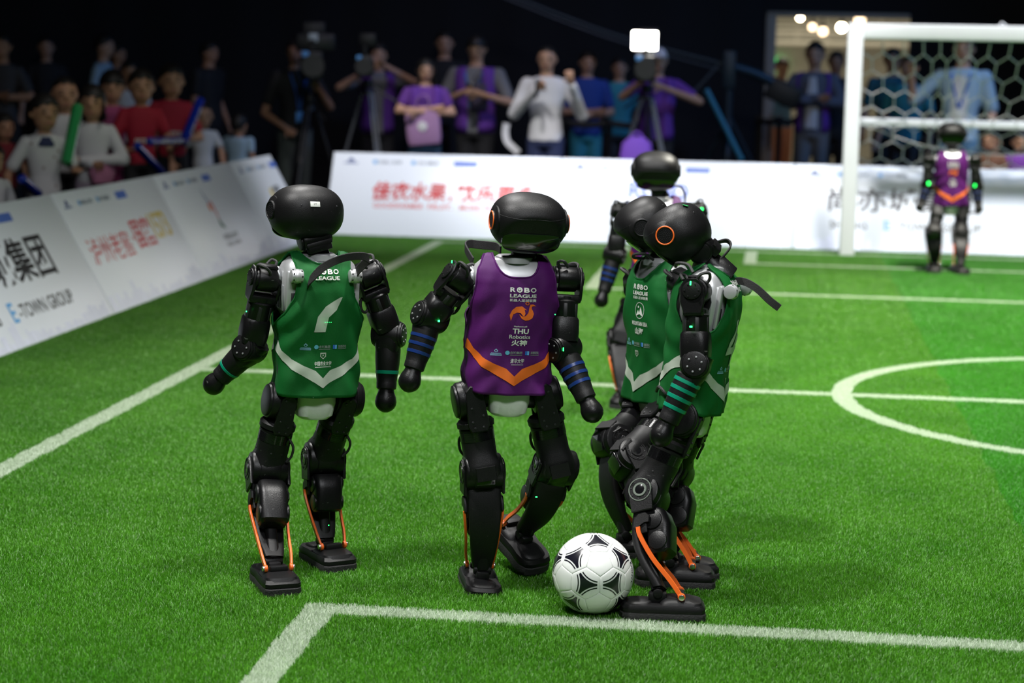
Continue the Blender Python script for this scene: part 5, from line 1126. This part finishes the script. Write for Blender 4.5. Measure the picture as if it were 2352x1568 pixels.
# phone, microphone, wrist pouch
p = wl(PEOPLE['phone'], (-.02, .235, .715)); a = G(); a.box(.075, .01, .15, RX(-50), .004); o = obj('phone', a, GLS); o.location = p; o.rotation_euler = (0, 0, PEOPLE['phone']['yaw']); tag(o, 'dark phone held by the man in purple vest', 'phone')
p = wl(PEOPLE['mic'], (.02, .20, .80)); t = empty('microphone', p); tag(t, 'handheld microphone of the man in white shirt', 'microphone'); a = G(); a.lathe([(.012, -.14), (.016, -.02), (.018, 0)], RX(-20), 14); obj('handle', a, BLK, t); a = G(); a.sph(.027, RX(-20) @ T(0, 0, .02), 14, 10); obj('grille', a, SLVD, t)
p = on(1168, 325, 1, 9.0); a = G(); a.ribbon([(-.02, 0, .16), (-.03, 0, .08), (-.01, -.01, 0), (.05, -.01, -.06), (.09, 0, -.1)], (.8, .1, .5), .06, .01); o = obj('towel', a, C_WHITE); o.location = p; tag(o, 'white cloth hanging from the hip of the man looking at a phone', 'towel')

# ------------------------------------------------------------------ broadcast cameras, tripods, jib
CBK = mat('camera_black', (.008, .008, .009), .5, var=.2)
def tripod(px, Y, ztop, label, spread=.42, m=None, rz=20):
    p = on(px, 200, 1, Y); t = empty('tripod', (p.x, p.y, 0), math.radians(rz)); tag(t, label, 'tripod', 'camera tripods behind the back boards'); m = m or CBK
    a = G(); a.cyl(.05, .08, T(0, 0, ztop - .04), .01, 20); a.lathe([(.06, ztop - .14), (.05, ztop - .09)], I4, 20); obj('head', a, CBK, t)
    a = G(); a.tube([(0, -.03, ztop - .06), (.1, -.3, ztop - .22)], .009, I4, 8, 1); obj('pan_handle', a, CBK, t)
    for k in range(3):
        an = 2 * PI * k / 3; a = G(); e = Vector((math.cos(an) * spread, math.sin(an) * spread, .01)); s = Vector((math.cos(an) * .05, math.sin(an) * .05, ztop - .12)); mid = (s + e) / 2; off = Vector((-math.sin(an), math.cos(an), 0)) * .018
        a.tube([s + off, mid + off], .013, I4, 10, 1); a.tube([s - off, mid - off], .013, I4, 10, 1); a.tube([mid + (s - mid) * .1, e], .015, I4, 10, 1); o = obj('leg', a, m, t); a = G(); a.sph(.025, Matrix.Translation(e + Vector((0, 0, .012))), 10, 6); obj('foot', a, RUB, o)
    return p
def tvcam(px, py, Y, yawd, label, s=1.0, light=False):
    p = on(px, py, 1, Y); t = empty('video_camera', p, math.radians(yawd)); tag(t, label, 'camera', 'video cameras behind the back boards')
    a = G(); a.box(.15 * s, .36 * s, .2 * s, I4, .015); a.box(.17 * s, .12 * s, .12 * s, T(.0, .2 * s, 0), .01); obj('body', a, CBK, t)
    a = G(); a.lathe([(.05 * s, 0), (.06 * s, .02), (.06 * s, .12 * s), (.075 * s, .14 * s), (.08 * s, .24 * s), (.07 * s, .24 * s)], T(0, -.18 * s, 0) @ RX(90), 24); le = obj('lens', a, CBK, t); a = G(); a.cyl(.066 * s, .01, T(0, -.4 * s, 0) @ AY, .002, 24); obj('front_glass', a, GLS, le)
    a = G(); a.box(.2 * s, .02, .15 * s, T(0, -.43 * s, .0), .006); obj('matte_box', a, CBK, t) if False else None
    a = G(); a.box(.04 * s, .24 * s, .03 * s, T(0, 0, .17 * s), .01); a.box(.03 * s, .03 * s, .08 * s, T(0, -.09 * s, .13 * s), .005); a.box(.03 * s, .03 * s, .08 * s, T(0, .09 * s, .13 * s), .005); obj('handle', a, CBK, t)
    a = G(); a.box(.16 * s, .10 * s, .12 * s, T(.02, .1 * s, .25 * s), .012); obj('viewfinder', a, CBK, t)
    a = G(); a.box(.05 * s, .012, .04 * s, T(-.05 * s, -.19 * s, .08 * s), .004); obj('tally_cover', a, PCYA, t)
    return t, p
tripod(712, 9.1, 1.12, 'black tripod under the big hooded camera', .36); t_, p_ = tvcam(716, 150, 9.1, 14, 'big black camera with hood and pale monitor beside the lanyard man', 1.25)
q_ = RZ(-14) @ (on(724, 92, 1, 9.1) - p_); a = G(); a.box(.36, .22, .16, T(q_.x, q_.y, q_.z - .02), .03); ho = obj('monitor_hood', a, CBK, t_); a = G(); a.box(.085, .012, .075, T(q_.x - .02, q_.y - .115, q_.z + .02), .01); obj('pale_label', a, mat('pale_label', (.45, .5, .52), .4), ho)
t_, p_ = tvcam(838, 152, 9.15, 10, 'black camera steadied by the operator with raised arms', .95); tripod(845, 9.2, p_.z - .12, 'tripod with grey leg under the raised-arm operator camera', .36, mat('tripod_grey', (.12, .13, .15), .4, .4), 70)
t_, p_ = tvcam(1482, 158, 9.15, 4, 'black camera under the bright light panel', 1.15); tripod(1487, 9.2, p_.z - .14, 'tripod with pale leg under the lit camera', .38, MATS['tripod_grey'], 205)
p = on(1481, 93, 1, 9.12); t = empty('light_panel', p); tag(t, 'bright white light panel on top of the camera', 'lamp'); a = G(); a.box(.235, .03, .175, T(0, .012, 0), .015); obj('housing', a, CBK, t); a = G(); a.box(.215, .008, .155, T(0, -.006, 0), .02); obj('diffuser', a, mat('panel_glow', (1, 1, 1), .5, emit=(1, .98, .9), estr=30), t)
for k in range(2):
    a = G(); a.tube([(.0 - .05 + .1 * k, .01, -.09), (-.05 + .1 * k, .01, -.15)], .012, I4, 8, 1); obj('bracket', a, SLVD, t)
# jib crane
JM = mat('jib_paint', (.018, .034, .05), .45, .3); t0 = on(1672, 200, 1, 10.75); t = empty('camera_jib', (t0.x, 10.75, 0)); tag(t, 'camera crane with long boom lit blue in front of the dark drape', 'crane')
jp = lambda px, py, dy=0: on(px, py, 1, 10.75 + dy) - Vector((t0.x, 10.75, 0))
a = G(); a.tube([jp(1150, -20), jp(1300, 40), jp(1450, 92), jp(1672, 150)], .02, I4, 10, 4); a.tube([jp(1150, -8), jp(1300, 52), jp(1450, 104), jp(1672, 165)], .012, I4, 8, 4); obj('boom', a, JM, t)
a = G(); a.tube([jp(1660, 148), jp(1740, 172, .1), jp(1812, 212, .2)], .05, I4, 12, 4); obj('rear_arm', a, JM, t)
a = G(); a.box(.34, .2, .22, Matrix.Translation(jp(1800, 214, .2)) @ RY(24), .03); obj('counterweight', a, CBK, t)
a = G(); a.box(.12, .12, .36, Matrix.Translation(jp(1675, 160)), .02); a.tube([jp(1675, 170), (jp(1675, 170).x, 0, .4)], .04, I4, 12, 1); obj('column', a, JM, t)
ft = jp(1675, 290)
for k in range(3):
    an = 2 * PI * k / 3 + .5; a = G(); a.tube([(ft.x, 0, .95), (ft.x + math.cos(an) * .55, math.sin(an) * .55, .03)], .024, I4, 10, 1); o = obj('leg', a, JM, t); a = G(); a.cyl(.05, .03, T(ft.x + math.cos(an) * .55, math.sin(an) * .55, .018), .008, 14); obj('foot', a, RUB, o)
a = G(); a.tube([jp(1622, 205, -.3), jp(1704, 368, -.3)], .026, I4, 10, 1); obj('front_strut', a, mat('strut_blue', (.03, .22, .34), .45), t)
a = G(); a.tube([jp(1650, 150, -.1), jp(1580, 225, -.2)], .014, I4, 8, 1); obj('side_strut', a, JM, t)
# belt barrier
def barrier(pxs, Y, z, lab):
    P_ = [on(x, 270, 1, Y) for x in pxs]
    for i, q in enumerate(P_):
        t = empty('belt_barrier', (q.x, q.y, 0)); tag(t, lab[i], 'barrier', 'black belt barriers'); a = G(); a.lathe([(.16, 0), (.16, .015), (.03, .03), (.028, z - .02), (.035, z), (.035, z + .06), (.03, z + .07)], I4, 20); obj('post', a, CBK, t)
        if i + 1 < len(P_): a = G(); d = P_[i + 1] - q; a.ribbon([(.02, 0, z + .02), (d.x / 2, d.y / 2, z + .0), (d.x - .03, d.y, z + .02)], (0, 0, 1), .06, .004); obj('belt', a, CBK, t)
barrier((1292, 1400, 1500), 10.5, .86, ['belt barrier post behind the white shirt man', 'belt barrier post between the blue vest person and the lit camera', 'belt barrier post behind the lit camera']); barrier((1742, 1790, 1830), 12.2, .88, ['belt barrier post at the edge of the doorway', 'belt barrier post in the middle of the doorway', 'belt barrier post beside the man with crossed arms'])
